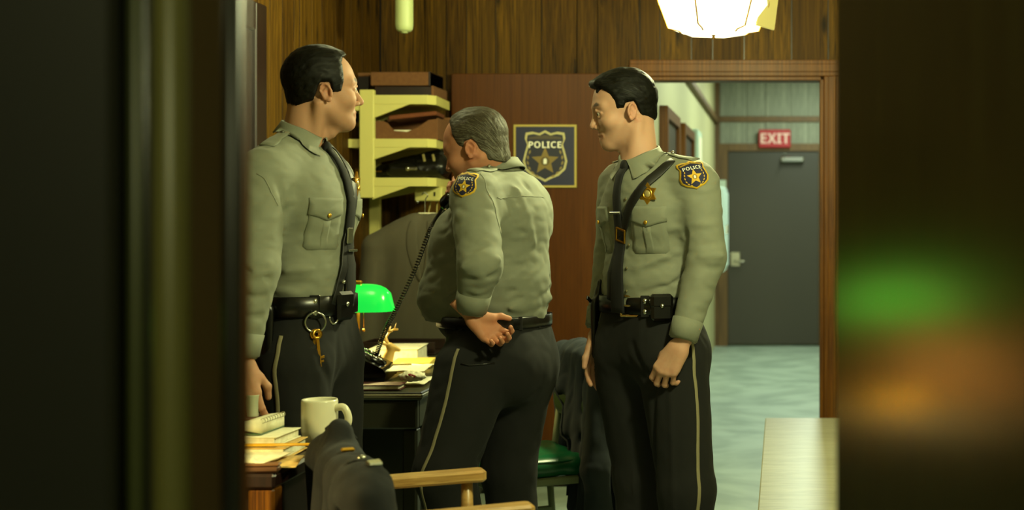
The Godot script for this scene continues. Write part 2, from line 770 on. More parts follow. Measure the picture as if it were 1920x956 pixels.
func casing(parent: Node3D, x0: float, x1: float, top: float, z: float, wide: float, m: Material) -> void:
	# two uprights and a head around an opening in a wall that faces +z; stepped profile
	for s in [[x0 - wide, x0], [x1, x1 + wide]]:
		var u := boxpart("casing_side", Vector3(s[0], 0, z), Vector3(s[1], top, z + 0.018), m, parent, 0.003)
		boxpart("casing_bead", Vector3(s[0] + wide * 0.25, 0, z + 0.018), Vector3(s[1] - wide * 0.25, top, z + 0.028), m, u, 0.003).position -= u.position
	var hd := boxpart("casing_head", Vector3(x0 - wide, top, z), Vector3(x1 + wide, top + wide, z + 0.018), m, parent, 0.003)
	boxpart("casing_bead", Vector3(x0 - wide, top + wide * 0.25, z + 0.018), Vector3(x1 + wide, top + wide * 0.75, z + 0.028), m, hd, 0.003).position -= hd.position


const WALL_X := -2.03
const BACK := -6.97
const OPEN_L := -0.68
const OPEN_R := 0.214
const TOP := 2.75


func room() -> void:
	slab("floor", Vector3(-2.3, -0.12, -14.9), Vector3(2.2, 0.0, 2.1), M.floor)
	slab("ceiling", Vector3(-2.3, TOP, -7.1), Vector3(2.2, TOP + 0.12, 2.1), M.plaster)
	slab("wall_right", Vector3(2.0, 0, -6.98), Vector3(2.14, TOP, 2.1), M.plaster)
	slab("wall_rear", Vector3(-2.17, 0, 1.9), Vector3(2.0, TOP, 2.05), M.plaster)
	# left wall, with a dark door near the camera side and knotty boards beyond it
	var keys := ["plank0", "plank1", "plank2", "plank3", "plank4", "plank5"]
	var wl := setting("wall_left")
	boxpart("wall_core", Vector3(WALL_X - 0.14, 0, -6.98), Vector3(WALL_X, TOP, 1.9), M.darkwood, wl)
	var ez := [-6.955, -6.80, -6.66, -6.49, -6.36, -6.27, -6.08, -5.95, -5.80, -5.735, -5.60, -5.46, -5.34]
	boards(wl, ez, func(_u): return 0.0, TOP, false, WALL_X, 1.0, 5, keys)
	var nz := []
	for i in 14:
		nz.append(-4.22 + i * 0.23)
	boards(wl, nz, func(_u): return 0.0, TOP, false, WALL_X, 1.0, 6, keys)
	var d2 := setting("door_2")
	boxpart("door_leaf", Vector3(WALL_X, 0.01, -5.23), Vector3(WALL_X + 0.035, 2.05, -4.34), M.darkwood, d2, 0.004)
	for z in [[-5.34, -5.23], [-4.34, -4.23]]:
		boxpart("casing_side", Vector3(WALL_X, 0, z[0]), Vector3(WALL_X + 0.05, 2.16, z[1]), M.darkwood, d2, 0.006)
	boxpart("casing_head", Vector3(WALL_X, 2.05, -5.23), Vector3(WALL_X + 0.05, 2.16, -4.34), M.darkwood, d2, 0.006)
	part("door_knob", ball(0.028), M.brass, d2, moved(Vector3(WALL_X + 0.08, 0.98, -4.48)))
	boxpart("wall_board", Vector3(WALL_X, 2.16, -5.34), Vector3(WALL_X + 0.014, TOP, -4.23), M.plank2, wl)
	# back wall with the open doorway
	var wb := setting("wall_back")
	boxpart("wall_core", Vector3(WALL_X, 0, BACK - 0.13), Vector3(OPEN_L, TOP, BACK - 0.015), M.darkwood, wb)
	boxpart("wall_core", Vector3(OPEN_R, 0, BACK - 0.13), Vector3(2.0, TOP, BACK - 0.015), M.darkwood, wb)
	boxpart("wall_core", Vector3(OPEN_L, 2.06, BACK - 0.13), Vector3(OPEN_R, TOP, BACK - 0.015), M.darkwood, wb)
	var ex := [WALL_X + 0.016]
	for px in [745, 795, 835, 873, 928, 1014, 1081, 1120, 1199, 1237, 1296, 1336, 1395, 1484, 1553, 1600, 1688, 1730, 1790, 1880, 1930, 1990, 2070, 2130, 2205]:
		ex.append((px - VX) * 6.955 / FOCAL)
	boards(wb, ex, func(u): return 2.13 if u > OPEN_L - 0.09 and u < OPEN_R + 0.09 else 0.0, TOP, true, BACK - 0.015, 1.0, 12, keys)
	var d1 := setting("door_1")
	casing(d1, OPEN_L, OPEN_R, 2.055, BACK, 0.082, M.casing)
	boxpart("jamb", Vector3(OPEN_L, 0, BACK - 0.13), Vector3(OPEN_L + 0.02, 2.055, BACK + 0.004), M.casing, d1)
	boxpart("jamb", Vector3(OPEN_R - 0.02, 0, BACK - 0.13), Vector3(OPEN_R, 2.055, BACK + 0.004), M.casing, d1)
	boxpart("jamb_head", Vector3(OPEN_L, 2.035, BACK - 0.13), Vector3(OPEN_R, 2.055, BACK + 0.004), M.casing, d1)
	# the door leaf stands open, flat against the back wall
	var leaf := boxpart("door_leaf", Vector3(-1.648, 0.01, BACK + 0.006), Vector3(-0.765, 2.065, BACK + 0.046), M.door, d1, 0.003)
	part("door_knob", ball(0.027), M.brass, leaf, moved(Vector3(-0.39, -0.06, 0.06)))
	var bb := setting("baseboard_back")
	boxpart("board", Vector3(WALL_X + 0.02, 0, BACK), Vector3(-1.66, 0.1, BACK + 0.014), M.darkwood, bb)
	boxpart("board", Vector3(OPEN_R + 0.09, 0, BACK), Vector3(2.0, 0.1, BACK + 0.014), M.darkwood, bb)


func corridor() -> void:
	var keys := ["hallwall"]
	var far := -14.62
	var wl := setting("wall_hall_left")
	boxpart("wall_core", Vector3(-0.84, 0, far - 0.1), Vector3(-0.7, 3.1, BACK - 0.13), M.hallcream, wl)
	slab("wall_hall_right", Vector3(1.6, 0, far - 0.1), Vector3(1.74, 3.1, BACK - 0.13), M.hallcream)
	slab("ceiling_hall", Vector3(-0.84, 3.0, far - 0.1), Vector3(1.74, 3.12, BACK - 0.13), M.plaster)
	boxpart("rail", Vector3(-0.7, 2.34, far), Vector3(-0.66, 2.39, BACK - 0.13), M.halldark, wl)
	boxpart("corner_post", Vector3(-0.7, 0, far), Vector3(-0.65, 3.0, far + 0.05), M.halldark, wl)
	# dark door openings with amber frames in the hall's left wall
	for z in [[-8.95, -7.95], [-10.45, -9.4]]:
		var d := setting("door_%d" % (3 if z[0] > -9 else 4))
		boxpart("door_leaf", Vector3(-0.72, 0.01, z[0] + 0.08), Vector3(-0.672, 1.92, z[1] - 0.08), M.darkwood, d)
		for s in [[z[0], z[0] + 0.08], [z[1] - 0.08, z[1]]]:
			boxpart("casing_side", Vector3(-0.7, 0, s[0]), Vector3(-0.65, 1.99, s[1]), M.casing, d)
		boxpart("casing_head", Vector3(-0.7, 1.92, z[0] + 0.08), Vector3(-0.65, 1.99, z[1] - 0.08), M.casing, d)
		part("door_knob", ball(0.028), M.brass, d, moved(Vector3(-0.63, 1.0, z[0] + 0.15)))
	var wf := setting("wall_far")
	boxpart("wall_core", Vector3(-0.7, 0, far - 0.12), Vector3(1.6, 3.0, far - 0.014), M.hallwall, wf)
	var ex := [-0.65]
	var r := RandomNumberGenerator.new()
	r.seed = 4
	while ex[-1] < 1.5:
		ex.append(ex[-1] + r.randf_range(0.16, 0.3))
	boards(wf, ex, func(_u): return 2.42, 3.0, true, far - 0.014, 1.0, 21, keys)
	boards(wf, ex, func(u): return 2.13 if u > -0.7 and u < 0.55 else 0.0, 2.36, true, far - 0.014, 1.0, 22, keys)
	boxpart("rail", Vector3(-0.65, 2.36, far - 0.014), Vector3(1.6, 2.42, far + 0.02), M.halldark, wf)
	var d5 := setting("door_5")
	var dl := boxpart("door_leaf", Vector3(-0.565, 0.02, far - 0.01), Vector3(0.395, 2.05, far + 0.03), M.steel, d5, 0.004)
	for s in [[-0.68, -0.565], [0.395, 0.5]]:
		boxpart("casing_side", Vector3(s[0], 0, far - 0.01), Vector3(s[1], 2.13, far + 0.05), M.halldark, d5)
	boxpart("casing_head", Vector3(-0.565, 2.05, far - 0.01), Vector3(0.395, 2.13, far + 0.05), M.halldark, d5)
	part("door_closer", cbox(Vector3(0.24, 0.06, 0.07), 0.01), M.chrome, dl, moved(Vector3(0.2, 0.93, 0.06)))
	part("closer_arm", cbox(Vector3(0.02, 0.014, 0.22), 0.003), M.chrome, dl, moved(Vector3(0.12, 0.98, 0.12)))
	part("lock_plate", cbox(Vector3(0.1, 0.15, 0.012), 0.004), M.chrome, dl, moved(Vector3(-0.4, -0.12, 0.03)))
	part("door_handle", tube(spline([Vector3(0, 0, 0.02), Vector3(0, 0, 0.06), Vector3(0.03, 0, 0.075), Vector3(0.1, 0, 0.075)], 4), 0.01), M.chrome, dl, moved(Vector3(-0.4, -0.14, 0.015)))
	# exit sign
	var ex_sign := thing("exit_sign", "red exit sign with white letters above the grey far door", "sign", moved(at(1452.5, 260, 14.56)))
	part("housing", cbox(Vector3(0.335, 0.19, 0.06), 0.008), mat(Color(0.62, 0.10, 0.13), 0.5), ex_sign)
	part("lettering", text_mesh("EXIT", 0.15, 0.006), mat(Color(0.85, 0.7, 0.66), 0.6), ex_sign, moved(Vector3(0, 0, 0.032)))
	# pale things along the hall's left wall
	var cab := thing("wall_cabinet", "pale blue-white metal cabinet on the left wall of the hall", "cabinet", moved(Vector3(-0.58, 1.25, -12.0)))
	part("body", cbox(Vector3(0.2, 0.72, 0.62), 0.01), mat(Color(0.72, 0.8, 0.78), 0.45), cab)
	part("door_panel", cbox(Vector3(0.012, 0.64, 0.55), 0.004), mat(Color(0.77, 0.85, 0.83), 0.4), cab, moved(Vector3(0.106, 0, 0)))
	part("latch", cbox(Vector3(0.02, 0.08, 0.03), 0.004), M.chrome, cab, moved(Vector3(0.115, 0, 0.2)))
	var cab2 := thing("notice_board", "pale green-white notice sheet board hung higher on the hall wall", "notice board", moved(Vector3(-0.665, 1.78, -10.9)))
	part("board", cbox(Vector3(0.05, 0.5, 0.5), 0.006), mat(Color(0.66, 0.74, 0.66), 0.6), cab2)
	part("sheet", cbox(Vector3(0.004, 0.4, 0.34), 0.001), M.paper, cab2, moved(Vector3(0.028, 0, 0)))
	single("wall_switch", cbox(Vector3(0.09, 0.13, 0.03), 0.006), mat(Color(0.7, 0.76, 0.68), 0.4), "small pale box on the post left of the far door", "switch", moved(Vector3(-0.625, 1.68, -14.53)))


func text_mesh(s: String, size: float, depth: float) -> ArrayMesh:
	var f := SystemFont.new()
	f.font_names = PackedStringArray(["Droid Sans"])
	f.font_weight = 700
	var t := TextMesh.new()
	t.text = s
	t.font = f
	t.font_size = 64
	t.pixel_size = size / 64.0
	t.depth = depth
	var m := ArrayMesh.new()
	m.add_surface_from_arrays(Mesh.PRIMITIVE_TRIANGLES, t.get_mesh_arrays())
	return m


func lamps() -> void:
	# pendant with faceted diffuser panels, seen under the top edge of the frame
	pendant(at(1338, 66, 5.2), 14.0, 1.0, "glowing white pendant lamp with faceted panels near the doorway", 3.0)
	pendant(Vector3(0.3, 2.12, -2.9), 20.0, 1.0, "glowing pendant lamp hanging in the near half of the room, above the frame", 3.1)
	pendant(Vector3(-0.5, 2.2, 0.9), 10.0, 1.0, "glowing pendant lamp in the room behind the camera", 1.4)
	pendant(Vector3(-1.5, 2.26, -4.95), 40.0, 1.0, "glowing pendant lamp above the left officer, over the top edge of the frame", 0.6)
	# fluorescent fixtures in the hall
	for z in [-8.6, -11.0, -13.2]:
		var t := thing("hall_light", "fluorescent ceiling light in the hall, %s from the far door" % {-8.6: "farthest", -11.0: "second", -13.2: "nearest"}[z], "ceiling light", moved(Vector3(0.4, 2.995, z)), "hall ceiling lights")
		part("housing", cbox(Vector3(0.3, 0.06, 1.2), 0.008), mat(Color(0.8, 0.8, 0.75), 0.5), t, moved(Vector3(0, -0.03, 0)))
		var g := mat(Color(0.8, 0.9, 0.85), 0.5)
		g.emission_enabled = true
		g.emission = Color(0.92, 1.0, 0.9)
		g.emission_energy_multiplier = 2.0
		part("light_panel", cbox(Vector3(0.26, 0.012, 1.14), 0.003), g, t, moved(Vector3(0, -0.064, 0)))
		var l := AreaLight3D.new()
		lamp_light(l, Vector3(0, -0.08, 0), Color(0.92, 1.0, 0.9), 5.2, t)
		l.area_size = Vector2(0.26, 1.14)
		l.rotation_degrees = Vector3(-90, 0, 0)
	# banker's lamps: one lit on the back desk, one beside the near left wall
	bankers_lamp(at(672, 692, 5.3) * Vector3(1, 0, 1) + Vector3(0, 0.752, 0), 5.0, "green glass desk lamp lit on the back desk behind the left officer", 0.5)
	bankers_lamp(Vector3(-1.58, 0.852, -2.68), 55.0, "green glass desk lamp on the dark filing cabinet by the near left wall", 2.0, 2.6, Color(0.36, 0.9, 0.2))


func pendant(foot: Vector3, turn: float, size: float, label: String, energy: float) -> void:
	var t := thing("pendant_lamp", label, "lamp", moved(foot))
	var tr := deg_to_rad(turn)
	var glow := mat(Color(0.95, 0.93, 0.82), 0.5)
	glow.emission_enabled = true
	glow.emission = Color(1.0, 0.965, 0.78)
	glow.emission_energy_multiplier = 2.2
	var side := mat(Color(0.9, 0.82, 0.45), 0.5)
	side.emission_enabled = true
	side.emission = Color(0.9, 0.85, 0.5)
	side.emission_energy_multiplier = 0.4
	# six-sided bowl of milky panels
	var prof := [[0.105, 0.004], [0.115, 0.012], [0.15, 0.02], [0.183, 0.12], [0.187, 0.2], [0.15, 0.28]]
	var rings := []
	for k in prof.size():
		var r: float = prof[k][0] / cos(PI / 6)
		var ring := PackedVector3Array()
		for i in 6:
			for q in 2:
				var w := lerpf(0.02, 0.98, q)
				var a0 := tr + TAU * (i - 0.5) / 6
				var a1 := tr + TAU * (i + 0.5) / 6
				ring.append((Vector3(sin(a0), 0, cos(a0)) * r).lerp(Vector3(sin(a1), 0, cos(a1)) * r, w) + Vector3(0, prof[k][1], 0))
		rings.append(ring)
	part("diffuser", loft(rings), glow, t)
	for i in 6:
		var a1 := tr + TAU * (i + 0.5) / 6
		var path := []
		for k in 5:
			path.append(Vector3(sin(a1), 0, cos(a1)) * (prof[k][0] / cos(PI / 6) + 0.001) + Vector3(0, prof[k][1], 0))
		part("edge_strip", tube(path, 0.003, 6), M.brass, t)
	# one pane stands ajar on the right
	part("light_panel", cbox(Vector3(0.012, 0.17, 0.16), 0.003), side, t, moved(Vector3(0.2, 0.12, -0.05), Vector3(0, -25, -8)))
	part("finial", lathe([[0.001, -0.014], [0.006, -0.01], [0.004, -0.004], [0.009, 0.0]], 10), M.brass, t)
	part("cap", lathe([[0.185, 0.285], [0.17, 0.315], [0.1, 0.33], [0.03, 0.34], [0.01, 0.36]], 12), M.brass, t)
	part("rod", tube([Vector3(0, 0.35, 0), Vector3(0, TOP - foot.y, 0)], 0.008), M.brass, t)
	part("canopy", lathe([[0.012, -0.05], [0.05, -0.03], [0.06, 0.0]], 16), M.brass, t, moved(Vector3(0, TOP - foot.y, 0)))
	lamp_light(OmniLight3D.new(), Vector3(0, 0.11, 0), Color(0.985, 1.0, 0.73), energy, t, 0.09)


func bankers_lamp(foot: Vector3, turn: float, label: String, energy: float, glow := 0.75, glass := Color(0.10, 0.92, 0.30)) -> void:
	var t := thing("desk_lamp", label, "lamp", Transform3D(Basis(Vector3.UP, deg_to_rad(turn)), foot))
	part("base", lathe([[0.085, 0.0], [0.085, 0.012], [0.06, 0.022], [0.02, 0.03], [0.012, 0.05]], 24, true), M.brass, t)
	part("stem", lathe([[0.006, 0.03], [0.006, 0.33]], 12), M.brass, t)
	var green := mat(Color(0.06, 0.55, 0.16), 0.2)
	green.emission_enabled = true
	green.emission = glass
	green.emission_energy_multiplier = glow
	# half-barrel glass shade, open below
	var rings := []
	for i in 17:
		var u := -1.0 + 2.0 * i / 16
		var ring := PackedVector3Array()
		var r := 0.075 * sqrt(maxf(1.0 - pow(absf(u), 4.0), 0.0)) + 0.012
		for j in 13:
			var a := PI * j / 12
			ring.append(Vector3(u * 0.135, 0.235 + sin(a) * r * 1.2, cos(a) * r))
		rings.append(ring)
	part("shade", loft(rings, false), green, t)
	part("shade_holder", cbox(Vector3(0.03, 0.02, 0.03), 0.005), M.brass, t, moved(Vector3(0, 0.342, 0)))
	part("pull_chain", tube([Vector3(0.03, 0.27, 0.05), Vector3(0.03, 0.17, 0.05)], 0.0015, 6), M.brass, t)
	part("chain_ball", ball(0.006), M.brass, t, moved(Vector3(0.03, 0.166, 0.05)))
	var bulb := mat(Color(1, 0.95, 0.8), 0.4)
	bulb.emission_enabled = true
	bulb.emission = Color(1, 0.86, 0.5)
	bulb.emission_energy_multiplier = 3.0
	part("bulb", tube([Vector3(-0.07, 0.275, 0), Vector3(0.07, 0.275, 0)], 0.016, 10), bulb, t)
	var spot := SpotLight3D.new()
	lamp_light(spot, Vector3(0, 0.262, 0), Color(1.0, 0.9, 0.58), energy, t, 0.05)
	spot.rotation_degrees = Vector3(-90, 0, 0)
	spot.spot_range = 20.0
	spot.spot_angle = 78.0
	spot.spot_angle_attenuation = 0.5


# ---------------------------------------------------------------- the dark door frames close to the camera
func foreground() -> void:
	var d := 1.3
	var X := func(px: float) -> float: return (px - VX) * d / FOCAL
	var ink := mat(Color(0.05, 0.055, 0.04), 0.45)
	var olive := mat(Color(0.34, 0.33, 0.17), 0.4)
	var tall := 2.3
	var left := setting("door_6")
	boxpart("door_stile", Vector3(X.call(-420), 0, -d - 0.05), Vector3(X.call(212), tall, -d), ink, left, 0.006)
	boxpart("door_back", Vector3(X.call(205), 0, -d - 0.06), Vector3(X.call(335), tall, -d - 0.03), M.black, left, 0.002)
	part("moulding", tube([Vector3(0, 0, 0), Vector3(0, tall, 0)], 0.0085, 14), mat(Color(0.2, 0.22, 0.1), 0.4), left, moved(Vector3(X.call(231), 0, -d - 0.028)))
	part("edge_strip", tube([Vector3(0, 0, 0), Vector3(0, tall, 0)], 0.0185, 18), olive, left, moved(Vector3(X.call(303), 0, -d - 0.025)))
	# glass pane set beyond the strip, in a black rubber edge and a thin wooden bead
	part("glass_backing", cbox(Vector3(0.05, tall, 0.006), 0.001), mat(Color(0.2, 0.15, 0.07), 0.12), left, moved(Vector3(X.call(358), tall / 2, -d - 0.03), Vector3(0, 28, 0)))
	part("rubber_edge", tube([Vector3(X.call(402), 0, -d - 0.03), Vector3(X.call(419), tall, -d - 0.03)], 0.0085, 12), M.black, left)
	part("wood_bead", tube([Vector3(0, 0, 0), Vector3(0, tall, 0)], 0.0045, 12), M.casing, left, moved(Vector3(X.call(428), 0, -d - 0.04)))
	# the glossy dark leaf on the right, standing ajar
	var right := setting("door_7")
	var a := Vector3((1566 - VX) * 1.6 / FOCAL, 0, -1.6)
	var b := Vector3((2060 - VX) * 1.16 / FOCAL, 0, -1.16)
	var along := (b - a).normalized()
	var nrm := Vector3(along.z, 0, -along.x)
	if nrm.x > 0:
		nrm = -nrm
	var gloss := textured(mat(Color(1, 1, 1), 0.17), wood_tex(Color(0.11, 0.1, 0.045), Color(0.16, 0.155, 0.075), Color(0.19, 0.185, 0.09), 91, 0), Vector3(2, 0.4, 2))
	gloss.metallic_specular = 1.0
	var leaf := part("door_leaf", cbox(Vector3(a.distance_to(b), tall, 0.04), 0.003), gloss, right, Transform3D(Basis(along, Vector3.UP, along.cross(Vector3.UP)), (a + b) / 2 + Vector3(0, tall / 2, 0) - nrm * 0.02))
	part("door_knob", ball(0.026), M.brass, leaf, moved(Vector3(0.02, -0.25, -0.05)))


# ---------------------------------------------------------------- furniture
func furniture() -> void:
	bench()
	back_desk()
	near_desk()
	filing_cabinet()
	card_box()
	arm_chair()
	green_chair()
	wall_shelf()
	hung_things()


func bench() -> void:
	var t := thing("bench", "light wooden bench standing along the right, in front of the doorway", "bench")
	var wood := textured(mat(Color(1, 1, 1), 0.3), turned(wood_tex(Color(0.46, 0.44, 0.36), Color(0.58, 0.57, 0.48), Color(0.63, 0.62, 0.53), 81, 0)), Vector3(0.9, 1.2, 1.6))
	wood.uv1_offset = Vector3(0.2, 0.1, 0.3)
	boxpart("seat_board", Vector3(-0.072, 0.42, -6.2), Vector3(0.378, 0.45, -3.75), wood, t, 0.004)
	for z in [-6.1, -4.95, -3.85]:
		boxpart("leg", Vector3(-0.02, 0, z - 0.03), Vector3(0.05, 0.42, z + 0.03), M.casing, t)
		boxpart("leg", Vector3(0.26, 0, z - 0.03), Vector3(0.33, 0.42, z + 0.03), M.casing, t)
		boxpart("cross_rail", Vector3(0.05, 0.34, z - 0.02), Vector3(0.26, 0.42, z + 0.02), M.casing, t)


func back_desk() -> void:
	var t := thing("office_desk", "dark olive steel desk against the left wall under the shelf", "desk", moved(Vector3(-1.61, 0, -5.46)))
	var hw := 0.385
	var hd := 0.74
	boxpart("desk_top", Vector3(-hw, 0.722, -hd), Vector3(hw, 0.75, hd), mat(Color(0.2, 0.2, 0.15), 0.35), t, 0.004)
	boxpart("edge_trim", Vector3(-hw - 0.003, 0.73, hd - 0.004), Vector3(hw + 0.003, 0.742, hd + 0.004), M.trimsteel, t, 0.002)
	boxpart("edge_trim", Vector3(hw - 0.004, 0.73, -hd), Vector3(hw + 0.004, 0.742, hd), M.trimsteel, t, 0.002)
	boxpart("end_panel", Vector3(-hw + 0.02, 0.62, hd - 0.05), Vector3(hw - 0.02, 0.722, hd - 0.02), M.desksteel, t, 0.006)
	boxpart("end_panel", Vector3(-hw + 0.02, 0.12, -hd + 0.02), Vector3(hw - 0.02, 0.722, -hd + 0.05), M.desksteel, t, 0.006)
	boxpart("side_panel", Vector3(hw - 0.05, 0.62, -hd + 0.05), Vector3(hw - 0.02, 0.722, hd - 0.05), M.desksteel, t, 0.006)
	for x in [-hw + 0.05, hw - 0.05]:
		for z in [-hd + 0.06, hd - 0.06]:
			boxpart("leg", Vector3(x - 0.026, 0, z - 0.026), Vector3(x + 0.026, 0.622, z + 0.026), M.desksteel, t, 0.008)
	var ped := boxpart("pedestal", Vector3(-hw + 0.03, 0.12, -hd + 0.06), Vector3(hw - 0.1, 0.62, -hd + 0.5), M.desksteel, t, 0.008)
	for i in 2:
		var dr := part("drawer", cbox(Vector3(0.012, 0.22, 0.4), 0.004), M.desksteel, ped, moved(Vector3(0.325, 0.12 - 0.24 * i, 0)))
		part("handle", cbox(Vector3(0.016, 0.02, 0.12), 0.004), M.chrome, dr, moved(Vector3(0.012, 0.06, 0)))


func near_desk() -> void:
	var t := thing("wooden_desk", "dark brown wooden desk in the left foreground, heaped with papers", "desk", moved(Vector3(-1.58, 0, -3.475)))
	boxpart("desk_top", Vector3(-0.42, 0.715, -0.235), Vector3(0.41, 0.75, 0.275), M.darkwood, t, 0.006)
	boxpart("front_panel", Vector3(-0.39, 0.2, 0.2), Vector3(0.39, 0.715, 0.225), M.darkwood, t, 0.004)
	boxpart("side_panel", Vector3(0.365, 0.2, -0.24), Vector3(0.39, 0.715, 0.2), M.darkwood, t, 0.004)
	for x in [-0.375, 0.375]:
		for z in [-0.2, 0.235]:
			boxpart("leg", Vector3(x - 0.03, 0, z - 0.03), Vector3(x + 0.03, 0.715, z + 0.03), M.casing, t, 0.006)


func filing_cabinet() -> void:
	var t := thing("filing_cabinet", "dark metal filing cabinet by the near left wall, carrying a green lamp", "cabinet", moved(Vector3(-1.68, 0, -2.55)))
	boxpart("body", Vector3(-0.3, 0, -0.35), Vector3(0.3, 0.85, 0.35), M.desksteel, t, 0.008)
	for i in 3:
		var dr := boxpart("drawer", Vector3(0.3, 0.04 + 0.27 * i, -0.32), Vector3(0.315, 0.29 + 0.27 * i, 0.32), M.desksteel, t, 0.004)
		part("handle", cbox(Vector3(0.02, 0.02, 0.12), 0.005), M.chrome, dr, moved(Vector3(0.014, 0.05, 0)))


func card_box() -> void:
	var t := thing("card_box", "brown wooden card box behind the green lamp on the filing cabinet", "box", moved(Vector3(-1.87, 0.851, -2.62)))
	boxpart("box_body", Vector3(-0.07, 0, -0.25), Vector3(0.07, 0.2, 0.25), M.card, t, 0.004)
	boxpart("box_lid", Vector3(-0.075, 0.2, -0.255), Vector3(0.075, 0.215, 0.255), M.casing, t, 0.003)


func arm_chair() -> void:
	# wooden armchair, turned to the right; a navy uniform jacket hangs over its back
	var dir := Vector3(0.9, 0, -0.42).normalized()
	var across := Vector3(-dir.z, 0, dir.x)          # towards the camera
	if across.z < 0:
		across = -across
	var b := Basis(dir, Vector3.UP, across)
	var mid := (at(884, 880, 3.52) + at(994, 934, 3.17)) / 2
	mid.y = 0
	var o := mid - dir * 0.24 + Vector3(0.02, 0, 0.03)
	var t := thing("arm_chair", "blond wooden armchair in the foreground with a navy jacket over its back", "chair", Transform3D(b, o))
	var jo := o + dir * 0.13
	var hw := 0.235
	for s in [-1.0, 1.0]:
		var arm := PackedVector2Array([Vector2(-0.08, -0.026), Vector2(0.19, -0.03), Vector2(0.235, -0.032), Vector2(0.245, -0.02), Vector2(0.245, 0.018), Vector2(0.235, 0.03), Vector2(0.19, 0.028), Vector2(-0.08, 0.02)])
		part("arm_rest", prism(arm, 0.03, 0.006), M.armwood, t, Transform3D(Basis(Vector3.RIGHT, Vector3(0, 0, -1), Vector3.UP), Vector3(0, 0.69, s * hw)))
		part("arm_post", tube([Vector3(0.2, 0.68, s * hw), Vector3(0.2, 0.43, s * (hw - 0.01))], [0.014, 0.018], 10), M.chairwood, t)
		part("leg", tube([Vector3(0.2, 0.43, s * (hw - 0.01)), Vector3(0.22, 0.0, s * hw)], [0.02, 0.014], 10), M.chairwood, t)
		part("leg", tube([Vector3(-0.06, 0.43, s * (hw - 0.01)), Vector3(-0.12, 0.0, s * hw)], [0.02, 0.014], 10), M.chairwood, t)
		part("back_post", tube([Vector3(-0.05, 0.43, s * (hw - 0.01)), Vector3(-0.085, 0.66, s * hw), Vector3(-0.11, 0.775, s * hw)], [0.02, 0.018, 0.015], 10), M.chairwood, t)
		part("stretcher", tube([Vector3(0.21, 0.18, s * hw), Vector3(-0.1, 0.18, s * hw)], 0.01, 8), M.chairwood, t)
	part("seat", cbox(Vector3(0.34, 0.035, 0.48), 0.012), M.chairwood, t, moved(Vector3(0.065, 0.435, 0)))
	part("back_rail", cbox(Vector3(0.025, 0.09, 0.47), 0.008), M.chairwood, t, moved(Vector3(-0.11, 0.745, 0), Vector3(0, 0, 12)))
	for i in 4:
		part("back_slat", cbox(Vector3(0.014, 0.34, 0.04), 0.004), M.chairwood, t, moved(Vector3(-0.085, 0.6, -0.15 + 0.1 * i), Vector3(0, 0, 11)))
	# the jacket, in the chair's axes: shoulders lie along the back rail
	var f := Field.new(Vector3(-0.47, 0.28, -0.42), Vector3(-0.02, 0.98, 0.5), 0.0085)
	var rail := Vector3(-0.25, 0.83, 0)
	f.cap(Vector3(-0.255, 0.775, -0.22), Vector3(-0.255, 0.775, 0.26), 0.04, 0.05, 0.04)
	f.cap(Vector3(-0.255, 0.79, -0.2), Vector3(-0.25, 0.835, -0.14), 0.038, 0.032, 0.04)
	for s in [[-0.27, 0.38, -0.28], [-0.31, 0.33, -0.1], [-0.31, 0.33, 0.1], [-0.28, 0.36, 0.27]]:
		f.cap(Vector3(-0.285, 0.74, s[2] * 0.85), Vector3(s[0], s[1], s[2]), 0.05, 0.045, 0.05, Vector3.RIGHT, 0.7)
		f.cap(Vector3(-0.22, 0.74, s[2] * 0.85), Vector3(-0.17, s[1] + 0.1, s[2]), 0.04, 0.035, 0.05, Vector3.RIGHT, 0.6)
	f.cap(Vector3(-0.255, 0.765, -0.23), Vector3(-0.25, 0.42, -0.29), 0.045, 0.04, 0.03)
	f.cap(Vector3(-0.25, 0.75, 0.3), Vector3(-0.19, 0.4, 0.41), 0.056, 0.046, 0.03)
	creases(f, [[Vector3(-0.33, 0.8, -0.1), Vector3(-0.37, 0.4, -0.2), 0.024, 0.022], [Vector3(-0.33, 0.8, 0.08), Vector3(-0.37, 0.4, 0.02), 0.016, 0.02], [Vector3(-0.33, 0.78, 0.2), Vector3(-0.36, 0.4, 0.18), 0.014, 0.018], [Vector3(-0.3, 0.72, 0.28), Vector3(-0.3, 0.4, 0.33), 0.018, 0.018], [Vector3(-0.34, 0.86, 0.02), Vector3(-0.18, 0.86, 0.03), 0.03, 0.04]])
	rumple(f, 0.004, 33, Vector3(10, 4, 12))
	var j := thing("uniform_jacket", "navy uniform jacket with metal buttons draped over the wooden armchair", "jacket", Transform3D(b, jo))
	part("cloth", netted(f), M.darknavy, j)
	for z in [-0.19, 0.2]:
		var e := part("epaulette", ribbon(f, [Vector3(-0.3, 0.86, z), Vector3(-0.27, 0.87, z * 1.02), Vector3(-0.23, 0.85, z * 1.02), Vector3(-0.2, 0.82, z)], 0.04, 0.003, 0.001), M.darknavy, j)
		part("button", ball(0.011, Vector3(1, 0.6, 1), 12), M.gold if z < 0 else M.chrome, e, moved(f.hit(Vector3(-0.25, 0.97, z), Vector3.DOWN, 0.004)))
	part("insignia", cbox(Vector3(0.03, 0.008, 0.018), 0.003), M.gold, j, moved(f.hit(Vector3(-0.255, 0.97, 0.02), Vector3.DOWN, 0.003)))
	part("insignia", cbox(Vector3(0.034, 0.008, 0.02), 0.003), M.chrome, j, moved(f.hit(Vector3(-0.235, 0.97, 0.27), Vector3.DOWN, 0.003), Vector3(20, 20, 0)))


